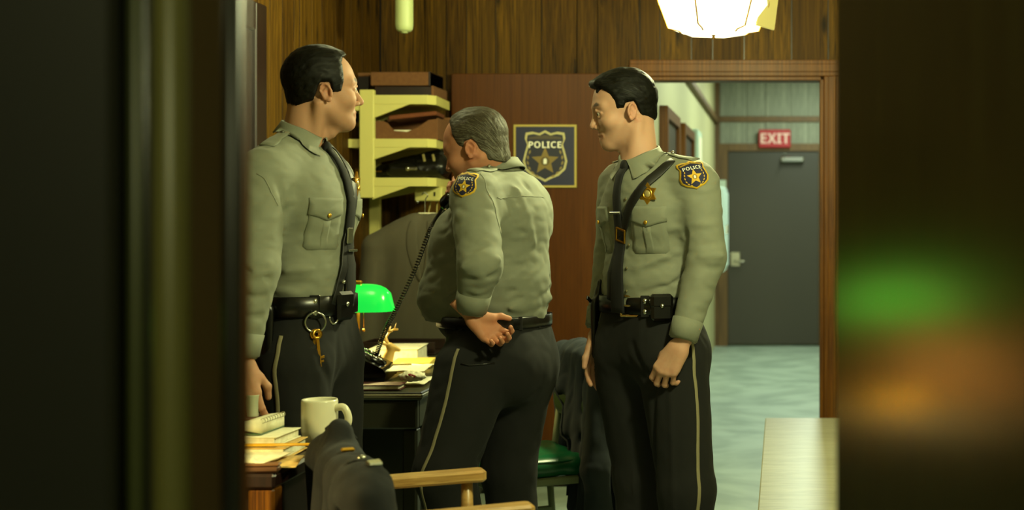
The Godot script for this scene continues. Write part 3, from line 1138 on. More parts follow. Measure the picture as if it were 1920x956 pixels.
func green_chair() -> void:
	# steel side chair with green vinyl, facing left towards the desk
	var t := thing("side_chair", "steel-framed chair with shiny green vinyl seat behind the middle officer", "chair", moved(Vector3(-0.97, 0, -5.16), Vector3(0, 28, 0)))
	var f := Field.new(Vector3(-0.26, 0.36, -0.27), Vector3(0.26, 0.53, 0.27), 0.0075)
	f.cap(Vector3(-0.15, 0.44, -0.16), Vector3(0.15, 0.44, -0.16), 0.05, 0.05, 0.02, Vector3.UP, 0.75)
	f.cap(Vector3(-0.15, 0.44, 0.16), Vector3(0.15, 0.44, 0.16), 0.05, 0.05, 0.02, Vector3.UP, 0.75)
	f.cap(Vector3(-0.15, 0.44, -0.16), Vector3(-0.15, 0.44, 0.16), 0.05, 0.05, 0.02, Vector3.UP, 0.75)
	f.cap(Vector3(0.15, 0.44, -0.16), Vector3(0.15, 0.44, 0.16), 0.05, 0.05, 0.02, Vector3.UP, 0.75)
	f.ell(Vector3(0, 0.44, 0), Vector3(0.2, 0.055, 0.2), 0.03)
	var seat := part("seat", netted(f), M.vinyl, t)
	var pipe := []
	for i in 41:
		var a := TAU * i / 40
		var c := Vector2(cos(a), sin(a))
		var k := 1.0 / pow(pow(absf(c.x), 6) + pow(absf(c.y), 6), 1.0 / 6.0)
		pipe.append(Vector3(c.x * k * 0.196, 0.462, c.y * k * 0.206))
	part("piping", tube(pipe, 0.004, 6), M.vinyl, seat)
	for z in [-0.19, 0.19]:
		part("leg", tube([Vector3(-0.17, 0.4, z), Vector3(-0.2, 0.0, z * 1.05)], 0.013, 10), M.frame, t)
		part("leg", tube([Vector3(0.17, 0.4, z), Vector3(0.205, 0.0, z * 1.05)], 0.013, 10), M.frame, t)
		boxpart("seat_rail", Vector3(-0.19, 0.375, z - 0.012), Vector3(0.19, 0.405, z + 0.012), M.frame, t, 0.006)
		boxpart("stretcher", Vector3(-0.185, 0.2, z - 0.009), Vector3(0.185, 0.222, z + 0.009), M.frame, t, 0.005)
		part("back_post", tube(spline([Vector3(0.19, 0.4, z), Vector3(0.215, 0.6, z), Vector3(0.245, 0.8, z)], 4), 0.013, 10), M.frame, t)
	for x in [-0.18, 0.18]:
		boxpart("cross_rail", Vector3(x - 0.01, 0.378, -0.18), Vector3(x + 0.01, 0.402, 0.18), M.frame, t, 0.005)
	var g := Field.new(Vector3(0.12, 0.55, -0.27), Vector3(0.32, 0.88, 0.27), 0.0075)
	g.cap(Vector3(0.215, 0.64, -0.15), Vector3(0.215, 0.64, 0.15), 0.06, 0.06, 0.02, Vector3.RIGHT, 0.5)
	g.cap(Vector3(0.235, 0.77, -0.15), Vector3(0.235, 0.77, 0.15), 0.06, 0.06, 0.03, Vector3.RIGHT, 0.5)
	part("backrest", netted(g), mat(Color(0.2, 0.27, 0.12), 0.35), t)
	# jacket over the back
	var j := thing("uniform_jacket", "navy jacket hung over the back of the green vinyl chair", "jacket", t.transform)
	var h := Field.new(Vector3(0.03, 0.02, -0.42), Vector3(0.52, 0.94, 0.46), 0.009)
	h.cap(Vector3(0.245, 0.815, -0.2), Vector3(0.245, 0.815, 0.2), 0.045, 0.045, 0.04)
	h.cap(Vector3(0.25, 0.83, -0.07), Vector3(0.25, 0.83, 0.07), 0.05, 0.05, 0.05)
	for z in [-0.22, -0.08, 0.08, 0.22]:
		h.cap(Vector3(0.3, 0.76, z * 0.9), Vector3(0.36, 0.14, z * 1.1), 0.055, 0.05, 0.05, Vector3.RIGHT, 0.7)
	h.cap(Vector3(0.245, 0.8, 0.23), Vector3(0.3, 0.5, 0.31), 0.058, 0.056, 0.03)
	h.cap(Vector3(0.3, 0.5, 0.31), Vector3(0.35, 0.22, 0.3), 0.056, 0.046, 0.03)
	h.cap(Vector3(0.245, 0.8, -0.23), Vector3(0.32, 0.3, -0.33), 0.058, 0.05, 0.03)
	# the front hangs forward past the near post
	for e in [[-0.1, 0.76], [-0.03, 0.7], [0.04, 0.55], [0.11, 0.28], [0.19, 0.16], [0.27, 0.16]]:
		h.cap(Vector3(0.205, 0.81, e[0]), Vector3(0.155, e[1], e[0] + 0.02), 0.032, 0.03, 0.03, Vector3.RIGHT, 0.65)
	h.cap(Vector3(0.22, 0.8, 0.27), Vector3(0.17, 0.45, 0.33), 0.05, 0.05, 0.03)
	h.cap(Vector3(0.17, 0.45, 0.33), Vector3(0.22, 0.2, 0.3), 0.05, 0.042, 0.03)
	creases(h, [[Vector3(0.25, 0.72, 0.27), Vector3(0.36, 0.3, 0.25), 0.02, 0.02], [Vector3(0.25, 0.72, 0.26), Vector3(0.3, 0.35, 0.34), 0.014, 0.014], [Vector3(0.3, 0.58, 0.37), Vector3(0.36, 0.52, 0.3), 0.012, 0.016], [Vector3(0.28, 0.45, 0.37), Vector3(0.37, 0.42, 0.3), -0.01, 0.016]])
	rumple(h, 0.004, 37, Vector3(9, 5, 12))
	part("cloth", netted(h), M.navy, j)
	part("lapel", ribbon(h, spline([Vector3(0.15, 0.8, -0.1), Vector3(0.13, 0.72, -0.04), Vector3(0.12, 0.6, 0.03), Vector3(0.115, 0.45, 0.08), Vector3(0.115, 0.32, 0.11)], 4), 0.03, 0.004, 0.002), M.navy, j)


func wall_shelf() -> void:
	var t := thing("wall_shelf", "cream metal wall shelf with tapered brackets in the corner", "shelf", Transform3D.IDENTITY)
	var dn := 6.42
	var df := 6.8
	var near_l := at(674, 400, dn).x
	var out := at(801, 180, dn).x
	# near and far uprights
	boxpart("upright", Vector3(near_l, at(0, 371, dn).y, -dn - 0.03), Vector3(at(701, 0, dn).x, at(0, 168, dn).y, -dn + 0.004), M.cream, t)
	boxpart("upright", Vector3(WALL_X + 0.016, at(0, 455, df).y, -df), Vector3(WALL_X + 0.07, at(0, 165, df).y, -df + 0.03), M.cream, t)
	boxpart("fixing_rail", Vector3(WALL_X + 0.016, 1.44, -df), Vector3(near_l, 1.48, -dn), M.cream, t)
	boxpart("fixing_rail", Vector3(WALL_X + 0.016, 1.84, -df), Vector3(near_l, 1.88, -dn), M.cream, t)
	for ys in [[178, 195, 210], [260, 276, 288], [333, 349, 362]]:
		var y0 := at(0, ys[0], dn).y
		var y1 := at(0, ys[1], dn).y
		var far_out := at(843, 0, df).x
		var poly := PackedVector2Array([Vector2(near_l, dn), Vector2(out, dn), Vector2(out + 0.03, dn + 0.05), Vector2(far_out, df), Vector2(WALL_X + 0.016, df), Vector2(WALL_X + 0.016, dn + 0.03), Vector2(near_l, dn + 0.03)])
		part("shelf_board", prism(poly, y0 - y1, 0.002), M.cream, t, Transform3D(Basis(Vector3.RIGHT, Vector3(0, 0, -1), Vector3.UP), Vector3(0, (y0 + y1) / 2, 0)))
		# tapered bracket under it
		var br := PackedVector2Array([Vector2(at(698, 0, dn).x, y1), Vector2(at(768, 0, dn).x, y1), Vector2(at(698, 0, dn).x, at(0, ys[2] + 12, dn).y)])
		part("bracket", prism(br, 0.012, 0.001), M.cream, t, moved(Vector3(0, 0, -dn - 0.008)))
		var br2 := PackedVector2Array([Vector2(WALL_X + 0.05, y1), Vector2(far_out - 0.06, y1), Vector2(WALL_X + 0.05, y1 - 0.06)])
		part("bracket", prism(br2, 0.012, 0.001), M.cream, t, moved(Vector3(0, 0, -df + 0.02)))
	# small cream box screwed below the lowest board
	var under := at(0, 349, dn).y
	var box := thing("switch_box", "small cream metal box fixed below the lowest shelf board", "box", moved(Vector3(at(808, 0, 6.6).x, under - 0.034, -6.6)))
	part("box_body", cbox(Vector3(0.13, 0.066, 0.1), 0.004), M.cream, box)
	part("slot", cbox(Vector3(0.008, 0.02, 0.004), 0.001), M.black, box, moved(Vector3(0.03, 0, 0.051)))
	part("bolt", ball(0.01), M.chrome, box, moved(Vector3(-0.055, -0.035, 0.04)))
	for k in 2:
		part("cord", tube(spline([Vector3(0.0 + 0.03 * k, -0.033, 0), Vector3(-0.01 + 0.04 * k, -0.09, 0.01), Vector3(-0.03 + 0.055 * k, -0.15, 0.0)], 5), 0.003, 6), mat(Color(0.6, 0.55, 0.3), 0.7), box)
	# things on the boards
	var top0 := at(0, 178, dn).y
	var b1 := thing("storage_box", "lower brown wooden box on the top shelf board", "box", moved(Vector3(at(768, 0, 6.6).x, top0 + 0.024, -6.62)))
	part("box_body", cbox(Vector3(0.27, 0.046, 0.26), 0.003), M.darkwood, b1)
	part("box_end", cbox(Vector3(0.012, 0.05, 0.262), 0.002), M.card, b1, moved(Vector3(0.136, 0, 0)))
	var b2 := thing("storage_box", "upper brown wooden box on the top shelf board", "box", moved(Vector3(at(762, 0, 6.6).x, top0 + 0.0495 + 0.033, -6.62)))
	part("box_body", cbox(Vector3(0.28, 0.064, 0.25), 0.003), M.card, b2)
	part("box_end", cbox(Vector3(0.01, 0.068, 0.252), 0.002), M.darkwood, b2, moved(Vector3(0.135, 0, 0)))
	var b3 := thing("storage_box", "small dark brown box leaning on the left of the top shelf", "box", moved(Vector3(at(690, 0, 6.7).x - 0.0, top0 + 0.06, -6.68)))
	part("box_body", cbox(Vector3(0.07, 0.12, 0.16), 0.003), M.darkwood, b3)
	part("box_lid", cbox(Vector3(0.074, 0.02, 0.164), 0.003), M.card, b3, moved(Vector3(0, 0.052, 0)))
	# cardboard tray with a scooped front, holding folders
	var mid0 := at(0, 260, dn).y
	var tray := thing("cardboard_tray", "open cardboard tray with scooped side on the middle shelf board", "tray", moved(Vector3(at(768, 0, 6.55).x, mid0, -6.6)))
	var cut := PackedVector2Array([Vector2(-0.155, 0), Vector2(0.15, 0), Vector2(0.15, 0.095), Vector2(0.11, 0.09), Vector2(0.06, 0.055), Vector2(0.01, 0.035), Vector2(-0.05, 0.04), Vector2(-0.08, 0.075), Vector2(-0.1, 0.085), Vector2(-0.155, 0.088)])
	part("tray_side", prism(cut, 0.004), M.card, tray, moved(Vector3(0, 0, 0.13)))
	part("tray_side", prism(PackedVector2Array([Vector2(-0.155, 0), Vector2(0.15, 0), Vector2(0.15, 0.12), Vector2(-0.155, 0.12)]), 0.004), M.card, tray, moved(Vector3(0, 0, -0.13)))
	boxpart("tray_floor", Vector3(-0.155, 0.0, -0.13), Vector3(0.15, 0.004, 0.13), M.card, tray, 0.001)
	boxpart("tray_end", Vector3(-0.157, 0, -0.13), Vector3(-0.153, 0.09, 0.13), M.card, tray, 0.001)
	boxpart("tray_end", Vector3(0.148, 0, -0.13), Vector3(0.152, 0.1, 0.13), M.card, tray, 0.001)
	for i in 3:
		single("paper_sheet", cbox(Vector3(0.26, 0.012, 0.22), 0.002), M.paper, ["lowest sheaf of papers in the cardboard tray", "middle sheaf of papers in the cardboard tray", "upper sheaf of papers in the cardboard tray"][i], "papers", moved(Vector3(at(768, 0, 6.55).x, mid0 + 0.012 + 0.0135 * i, -6.6), Vector3(0, 2 * i - 2, 0)), "papers in the cardboard tray")
	single("file_folder", cbox(Vector3(0.22, 0.02, 0.23), 0.003), textured(mat(Color(1, 0.8, 0.55), 0.85), M.card.albedo_texture, Vector3(4, 4, 4)), "brown file folder sticking out of the cardboard tray", "folder", moved(Vector3(at(777, 0, 6.55).x, mid0 + 0.113, -6.6), Vector3(0, 4, 6)))
	# black leather bag
	var low0 := at(0, 333, dn).y
	var bag := thing("leather_bag", "black leather gear bag with bright clasps on the lowest shelf board", "bag", moved(Vector3(at(775, 0, 6.55).x, low0, -6.6)))
	var f := Field.new(Vector3(-0.24, -0.01, -0.13), Vector3(0.2, 0.17, 0.13), 0.006)
	f.cap(Vector3(-0.16, 0.035, 0), Vector3(0.12, 0.05, 0), 0.035, 0.05, 0.03)
	f.cap(Vector3(-0.06, 0.06, 0), Vector3(0.12, 0.095, 0.0), 0.04, 0.05, 0.04)
	f.cap(Vector3(-0.1, 0.04, 0.05), Vector3(0.12, 0.05, 0.05), 0.032, 0.042, 0.03)
	creases(f, [[Vector3(-0.08, 0.09, 0.04), Vector3(0.12, 0.08, 0.1), 0.008, 0.012], [Vector3(-0.02, 0.12, 0.03), Vector3(0.03, 0.03, 0.09), 0.006, 0.01], [Vector3(-0.1, 0.05, 0.08), Vector3(0.1, 0.03, 0.1), -0.006, 0.01]])
	rumple(f, 0.003, 41, Vector3(14, 14, 14))
	f.cut(Vector3(0, 0.002, 0), Vector3.DOWN)
	part("leather", netted(f), M.leather, bag)
	part("clasp", merged([[ball(0.012, Vector3.ONE, 10), moved(Vector3.ZERO)], [cbox(Vector3(0.05, 0.014, 0.01), 0.003), moved(Vector3(0.02, 0.0, 0))]]), M.chrome, bag, moved(f.snap(Vector3(-0.015, 0.045, 0.1), 0.006)))
	for x in [0.05, 0.1]:
		part("tab", cbox(Vector3(0.012, 0.05, 0.006), 0.002), mat(Color(0.5, 0.45, 0.25), 0.5), bag, moved(f.snap(Vector3(x, 0.11, 0.09), 0.004), Vector3(0, 0, 12)))
	part("tab", cbox(Vector3(0.03, 0.006, 0.01), 0.002), M.brass, bag, moved(f.snap(Vector3(-0.18, 0.03, 0.06), 0.003)))


func hung_things() -> void:
	# pale pipe end hanging from the ceiling
	var p := at(758, 60, 6.1)
	var pipe := thing("ceiling_pipe", "pale green round pipe end hanging from the ceiling at upper left", "pipe", moved(p))
	part("tube", lathe([[0.0001, 0.0], [0.028, 0.002], [0.036, 0.012], [0.039, 0.03], [0.038, 0.3], [0.038, TOP - p.y]], 24), M.pipe, pipe)
	part("end_plug", lathe([[0.0001, -0.006], [0.014, -0.005], [0.018, 0.002]], 16), M.pipe, pipe)
	# grey suit coat on a hanger under the shelf
	var c := at(797, 402, 6.28)
	var coat := thing("suit_coat", "grey-brown suit coat on a wire hanger below the cream shelf", "coat", Transform3D(Basis.IDENTITY, c))
	var f := Field.new(Vector3(-0.36, -0.7, -0.15), Vector3(0.36, 0.04, 0.17), 0.0085)
	for s in [-1.0, 1.0]:
		f.cap(Vector3(s * 0.05, -0.045, 0), Vector3(s * 0.225, -0.145, 0), 0.04, 0.055, 0.03)
		f.cap(Vector3(s * 0.225, -0.15, 0.0), Vector3(s * 0.27, -0.6, 0.02), 0.06, 0.05, 0.02)
		f.cap(Vector3(s * 0.1, -0.15, 0.0), Vector3(s * 0.12, -0.6, 0.0), 0.1, 0.1, 0.05, Vector3(0, 0, 1), 0.55)
	f.cap(Vector3(0, -0.12, 0.0), Vector3(0, -0.6, 0.0), 0.1, 0.12, 0.05, Vector3(0, 0, 1), 0.5)
	creases(f, [[Vector3(-0.19, -0.22, 0.07), Vector3(-0.21, -0.62, 0.07), 0.016, 0.012], [Vector3(0.19, -0.22, 0.07), Vector3(0.21, -0.62, 0.07), 0.016, 0.012], [Vector3(0.01, -0.3, 0.07), Vector3(0.0, -0.62, 0.07), 0.004, 0.007]])
	rumple(f, 0.0015, 47, Vector3(9, 3, 9))
	f.cut(Vector3(0, -0.625, 0), Vector3.DOWN)
	part("cloth", netted(f), M.suit, coat)
	for s in [-1.0, 1.0]:
		part("lapel", ribbon(f, spline([Vector3(s * 0.035, -0.02, 0.06), Vector3(s * 0.045, -0.1, 0.07), Vector3(s * 0.035, -0.2, 0.07), Vector3(s * 0.006, -0.3, 0.07)], 4), [0.03, 0.035, 0.04, 0.044, 0.046, 0.048, 0.048, 0.045, 0.04, 0.033, 0.026, 0.018, 0.01], 0.002, 0.001), M.suit, coat)
	for y in [-0.34, -0.44]:
		part("button", ball(0.009, Vector3(1, 1, 0.5), 10), mat(Color(0.4, 0.36, 0.25), 0.4), coat, moved(f.hit(Vector3(0.012, y, 0.16), Vector3(0, 0, -1), 0.004)))
	part("breast_pocket", ribbon(f, [Vector3(0.08, -0.24, 0.08), Vector3(0.11, -0.235, 0.08), Vector3(0.15, -0.23, 0.08)], 0.018, 0.002), M.suit, coat)
	part("hanger", tube(spline([Vector3(0, -0.03, 0), Vector3(0, 0.06, 0), Vector3(0.012, 0.085, 0), Vector3(-0.004, 0.1, 0), Vector3(-0.014, 0.088, 0)], 5), 0.0025, 6), M.chrome, coat)
	part("hanger_bar", cbox(Vector3(0.08, 0.006, 0.012), 0.002), M.paper, coat, moved(Vector3(0.01, 0.005, 0)))
	# the poster on the open door leaf
	var tex := emblem(Color(0.66, 0.63, 0.44), Color(0.055, 0.06, 0.15), Color(0.45, 0.37, 0.16), Color(0.05, 0.06, 0.2), Vector2i(320, 320), true)
	var pm := mat(Color.WHITE, 0.55)
	pm.albedo_texture = tex
	var pc := at(1022, 292.5, 6.912)
	var poster := thing("police_poster", "square navy poster with police shield and gold star on the open door", "poster", moved(pc))
	var side := 118.0 * 6.912 / FOCAL
	var q := QuadMesh.new()
	q.size = Vector2(side, side)
	part("board", cbox(Vector3(side, side, 0.012), 0.002), mat(Color(0.5, 0.45, 0.22), 0.6), poster, moved(Vector3(0, 0, -0.007)))
	part("print", q, pm, poster, moved(Vector3(0, 0, 0.0005)))


# ---------------------------------------------------------------- small things on the two desks
func book(called: String, label: String, size: Vector3, cover: Material, xf: Transform3D, group := "") -> void:
	var t := thing(called, label, "book", xf, group)
	part("pages", cbox(size - Vector3(0.008, 0.006, 0.006), 0.001), M.paper, t, moved(Vector3(-0.002, size.y / 2, 0)))
	part("cover", cbox(Vector3(size.x, 0.003, size.z), 0.001), cover, t, moved(Vector3(0, size.y - 0.0015, 0)))
	part("cover", cbox(Vector3(size.x, 0.003, size.z), 0.001), cover, t, moved(Vector3(0, 0.0015, 0)))
	part("spine", cbox(Vector3(0.003, size.y, size.z), 0.001), cover, t, moved(Vector3(-size.x / 2 + 0.0015, size.y / 2, 0)))


func sheet(label: String, size: Vector2, m: Material, xf: Transform3D, curl := 0.006, sd := 1) -> void:
	# a single slightly waved leaf with thickness
	var n := FastNoiseLite.new()
	n.seed = sd
	n.frequency = 6.0
	var rings := []
	for i in 9:
		var ring := PackedVector3Array()
		var x := size.x * (i / 8.0 - 0.5)
		for j in 9:
			var z := size.y * (j / 8.0 - 0.5)
			ring.append(Vector3(x, 0.0015 + curl * (0.5 + 0.5 * n.get_noise_2d(x, z)) , z))
		for j in range(8, -1, -1):
			var p := ring[j]
			ring.append(p - Vector3(0, 0.0012, 0))
		rings.append(ring)
	single("paper_sheet", loft(rings), m, label, "paper", xf)


func clutter() -> void:
	var T := 0.752
	# --- on the back desk
	var red := mat(Color(0.28, 0.06, 0.05), 0.5)
	book("ledger", "thin red ledger at the near edge of the back desk", Vector3(0.2, 0.018, 0.1), red, Transform3D(Basis(Vector3.UP, 0.03), at(702, 0, 4.8) * Vector3(1, 0, 1) + Vector3(0, T, 0)))
	telephone(at(662, 0, 5.02) * Vector3(1, 0, 1) + Vector3(0, T, 0))
	book("thick_book", "thick white-paged directory lying on the back desk", Vector3(0.2, 0.06, 0.26), M.paper, Transform3D(Basis(Vector3.UP, 0.1), at(748, 0, 5.75) * Vector3(1, 0, 1) + Vector3(0, T, 0)))
	deer(at(722, 0, 5.2) * Vector3(1, 0, 1) + Vector3(0, T, 0))
	single("writing_pad", cbox(Vector3(0.15, 0.022, 0.2), 0.002), mat(Color(0.78, 0.68, 0.3), 0.8), "yellow writing pad on the back desk beside the officer", "pad", moved(at(790, 0, 5.55) * Vector3(1, 0, 1) + Vector3(-0.03, T + 0.012, 0), Vector3(0, 8, 0)))
	for i in 4:
		sheet(["top loose sheet on the back desk beside the telephone", "cream sheet on the back desk under the loose top sheet", "manila sheet on the back desk pointing at the deer", "lowest white sheet near the front of the back desk"][i], Vector2(0.14, 0.22), [M.paper, M.paper, M.manila, M.paper][i], moved(at([772, 768, 758, 775][i], 0, [5.05, 5.2, 5.25, 4.97][i]) * Vector3(1, 0, 1) + Vector3(-0.01, T + 0.012 * (3 - i) + 0.002, 0), Vector3(0, [6, -8, 14, 3][i], 0)), 0.012, i + 3)
	var bag := thing("paper_bag", "crumpled white wrapper with a red mark on the back desk", "wrapper", moved(at(776, 0, 4.87) * Vector3(1, 0, 1) + Vector3(-0.005, T + 0.014, 0)))
	var f := Field.new(Vector3(-0.07, -0.005, -0.06), Vector3(0.07, 0.06, 0.06), 0.004)
	f.ell(Vector3(0, 0.02, 0), Vector3(0.05, 0.022, 0.035), 0.01)
	rumple(f, 0.006, 53, Vector3(40, 40, 40))
	f.cut(Vector3(0, 0.002, 0), Vector3.DOWN)
	part("wrapper_paper", netted(f), M.paper, bag)
	part("red_mark", ribbon(f, [Vector3(-0.02, 0.03, 0.04), Vector3(0.0, 0.033, 0.04), Vector3(0.02, 0.03, 0.04)], 0.01, 0.0008), mat(Color(0.55, 0.06, 0.06), 0.6), bag)
	var tray := thing("letter_tray", "dark wooden letter tray at the back end of the back desk", "tray", moved(at(770, 0, 6.08) * Vector3(1, 0, 1) + Vector3(-0.03, T, 0)))
	boxpart("tray_floor", Vector3(-0.16, 0, -0.1), Vector3(0.16, 0.008, 0.1), M.darkwood, tray, 0.002)
	boxpart("tray_side", Vector3(-0.16, 0.008, 0.09), Vector3(0.16, 0.055, 0.1), M.darkwood, tray, 0.002)
	boxpart("tray_side", Vector3(-0.16, 0.008, -0.1), Vector3(0.16, 0.055, -0.09), M.darkwood, tray, 0.002)
	boxpart("tray_end", Vector3(-0.16, 0.008, -0.09), Vector3(-0.15, 0.055, 0.09), M.darkwood, tray, 0.002)
	single("pencil", tube([Vector3(-0.07, 0.004, 0), Vector3(0.07, 0.004, 0)], 0.0038, 6), mat(Color(0.75, 0.66, 0.4), 0.5), "short pale pencil lying on the sheets by the deer", "pencil", moved(at(735, 0, 5.12) * Vector3(1, 0, 1) + Vector3(0, T + 0.046, 0), Vector3(0, 15, 0)))
	handset_and_cord()
	# --- on the near desk
	book("file_stack", "lowest cream stack of files on the near desk", Vector3(0.3, 0.03, 0.18), M.manila, moved(Vector3(-1.36, T, -3.46), Vector3(0, 2, 0)))
	book("file_stack", "upper cream stack of files on the near desk", Vector3(0.28, 0.024, 0.16), M.paper, moved(Vector3(-1.37, T + 0.031, -3.47), Vector3(0, -2, 0)))
	book("file_stack", "thick brown-covered book at the back of the near desk, under the hand", Vector3(0.22, 0.07, 0.12), M.card, moved(Vector3(-1.45, T, -3.635)))
	single("pencil", tube([Vector3(-0.09, 0.004, 0), Vector3(0.08, 0.004, 0), Vector3(0.092, 0.004, 0)], [0.004, 0.004, 0.0005], 6), mat(Color(0.8, 0.6, 0.12), 0.4), "yellow pencil on the near desk in front of the file stacks", "pencil", moved(at(530, 0, 3.42) * Vector3(1, 0, 1) + Vector3(0, T + 0.034, 0.045), Vector3(0, 4, 0)))
	sheet("white sheet of paper across the front of the near desk", Vector2(0.26, 0.17), M.paper, moved(Vector3(-1.325, T + 0.012, -3.31), Vector3(0, -4, 0)), 0.012, 21)
	sheet("manila folder leaf under the white sheet on the near desk", Vector2(0.24, 0.16), M.manila, moved(Vector3(-1.27, T + 0.004, -3.295), Vector3(0, 12, 0)), 0.006, 22)
	# open notebook on the files
	var nb := thing("open_notebook", "open spiral notebook with green cover on the near desk, under the hand", "notebook", moved(Vector3(-1.385, T + 0.0565, -3.48), Vector3(0, -3, 0)))
	for s in [-1.0, 1.0]:
		var rings := []
		for k in 2:
			var ring := PackedVector3Array()
			for i in 7:
				var u := i / 6.0
				ring.append(Vector3(s * (0.006 + 0.105 * u), 0.006 + 0.03 * sin(u * PI * 0.55), 0.07 - 0.14 * k))
			for i in range(6, -1, -1):
				var u := i / 6.0
				ring.append(Vector3(s * (0.006 + 0.105 * u), 0.004 + 0.016 * sin(u * PI * 0.55) * (1.0 - u), 0.07 - 0.14 * k))
			rings.append(ring)
		part("pages", loft(rings), M.paper, nb)
		part("cover", cbox(Vector3(0.11, 0.003, 0.145), 0.001), mat(Color(0.3, 0.4, 0.27), 0.6), nb, moved(Vector3(s * 0.056, 0.002, 0)))
	for i in 9:
		var loop := []
		for j in 9:
			var a := TAU * j / 8
			loop.append(Vector3(0.112 + cos(a) * 0.006, 0.034 + sin(a) * 0.006, -0.06 + 0.015 * i))
		part("spiral_ring", tube(loop, 0.0009, 5), M.trimsteel, nb)
	# paper cup the officer touches
	var cup := thing("paper_cup", "small pale cup on the brown book at the officer's fingertips", "cup", moved(Vector3(-1.385, T + 0.0705, -3.635)))
	part("cup_wall", lathe([[0.014, 0.0], [0.02, 0.055], [0.021, 0.057], [0.0185, 0.055], [0.013, 0.003], [0.0001, 0.003]], 24), mat(Color(0.72, 0.74, 0.64), 0.5), cup)
	part("cup_base", lathe([[0.0001, 0.0], [0.014, 0.0], [0.0145, 0.004]], 20), mat(Color(0.72, 0.74, 0.64), 0.5), cup)
	# mug
	var mug := thing("coffee_mug", "thick white diner mug near the corner of the near desk", "mug", Transform3D(Basis.from_scale(Vector3.ONE * 1.1), Vector3(-1.216, T, -3.652)))
	part("mug_body", lathe([[0.0001, 0.004], [0.034, 0.0], [0.039, 0.006], [0.0425, 0.03], [0.0425, 0.098], [0.041, 0.103], [0.037, 0.101], [0.0365, 0.03], [0.03, 0.014], [0.0001, 0.012]], 36), M.ceramic, mug)
	part("mug_handle", tube(spline([Vector3(0.04, 0.083, 0), Vector3(0.062, 0.084, 0), Vector3(0.074, 0.06, 0), Vector3(0.066, 0.034, 0), Vector3(0.04, 0.024, 0)], 6), 0.0075, 10, 1.2), M.ceramic, mug, moved(Vector3.ZERO, Vector3(0, -10, 0)))
	part("coffee", lathe([[0.0001, 0.08], [0.0368, 0.08]], 24), mat(Color(0.06, 0.03, 0.015), 0.1), mug)
	# napkins and small brown cases at the front edge
	for i in 2:
		var nk := Field.new(Vector3(-0.09, -0.005, -0.05), Vector3(0.09, 0.06, 0.05), 0.0045)
		nk.ell(Vector3(0, 0.012, 0), Vector3(0.07, 0.016, 0.035), 0.01)
		rumple(nk, 0.007, 61 + i, Vector3(30, 30, 30))
		nk.cut(Vector3(0, 0.002, 0), Vector3.DOWN)
		single("napkin", netted(nk), M.paper, ["crumpled white napkin at the front edge of the near desk", "crumpled white napkin further left on the near desk"][i], "napkin", moved(Vector3(-1.27 - 0.12 * i, T + 0.002 + 0.0 * i, -3.245)), "napkins on the near desk")
	for i in 2:
		var cs := thing("leather_case", ["small brown leather case hanging over the front edge, right one", "small brown leather case at the front edge, left one"][i], "case", moved(Vector3(-1.21 - 0.13 * i, T, -3.218 + 0.005 * i), Vector3(0, 8 - 20 * i, 0)), "leather cases on the near desk")
		part("case_body", cbox(Vector3(0.09, 0.016, 0.03), 0.005), mat(Color(0.32, 0.2, 0.11), 0.5), cs, moved(Vector3(0, 0.008, 0)))
		part("case_flap", cbox(Vector3(0.092, 0.006, 0.032), 0.002), mat(Color(0.4, 0.26, 0.14), 0.5), cs, moved(Vector3(0, 0.018, 0.0)))


func telephone(p: Vector3) -> void:
	var t := thing("telephone", "black rotary telephone on the back desk beside the left officer", "telephone", Transform3D(Basis(Vector3.UP, 0.12).scaled(Vector3.ONE * 1.22), p))
	var prof := PackedVector2Array([Vector2(-0.1, 0.006), Vector2(0.105, 0.006), Vector2(0.11, 0.03), Vector2(0.1, 0.045), Vector2(0.0, 0.095), Vector2(-0.02, 0.11), Vector2(-0.06, 0.115), Vector2(-0.085, 0.105), Vector2(-0.1, 0.06)])
	part("housing", prism(prof, 0.19, 0.012), M.bakelite, t)
	boxpart("foot_plate", Vector3(-0.095, 0, -0.085), Vector3(0.1, 0.008, 0.085), M.black, t)
	var dial := part("dial", lathe([[0.0001, 0.012], [0.03, 0.012], [0.046, 0.008], [0.05, 0.0]], 28), M.bakelite, t, moved(Vector3(0.052, 0.07, 0), Vector3(0, 0, -26)))
	for i in 10:
		var a := 0.6 + TAU * 0.8 * i / 10
		part("finger_hole", lathe([[0.004, 0.002], [0.0075, 0.0035], [0.0075, 0.0]], 10), M.chrome, dial, moved(Vector3(cos(a) * 0.035, 0.01, sin(a) * 0.035)))
	for z in [-0.05, 0.05]:
		part("cradle_prong", merged([[cbox(Vector3(0.02, 0.03, 0.012), 0.004), moved(Vector3(-0.03, 0.12, z))], [cbox(Vector3(0.02, 0.03, 0.012), 0.004), moved(Vector3(-0.085, 0.118, z))], [cbox(Vector3(0.07, 0.012, 0.014), 0.004), moved(Vector3(-0.058, 0.11, z))]]), M.bakelite, t)


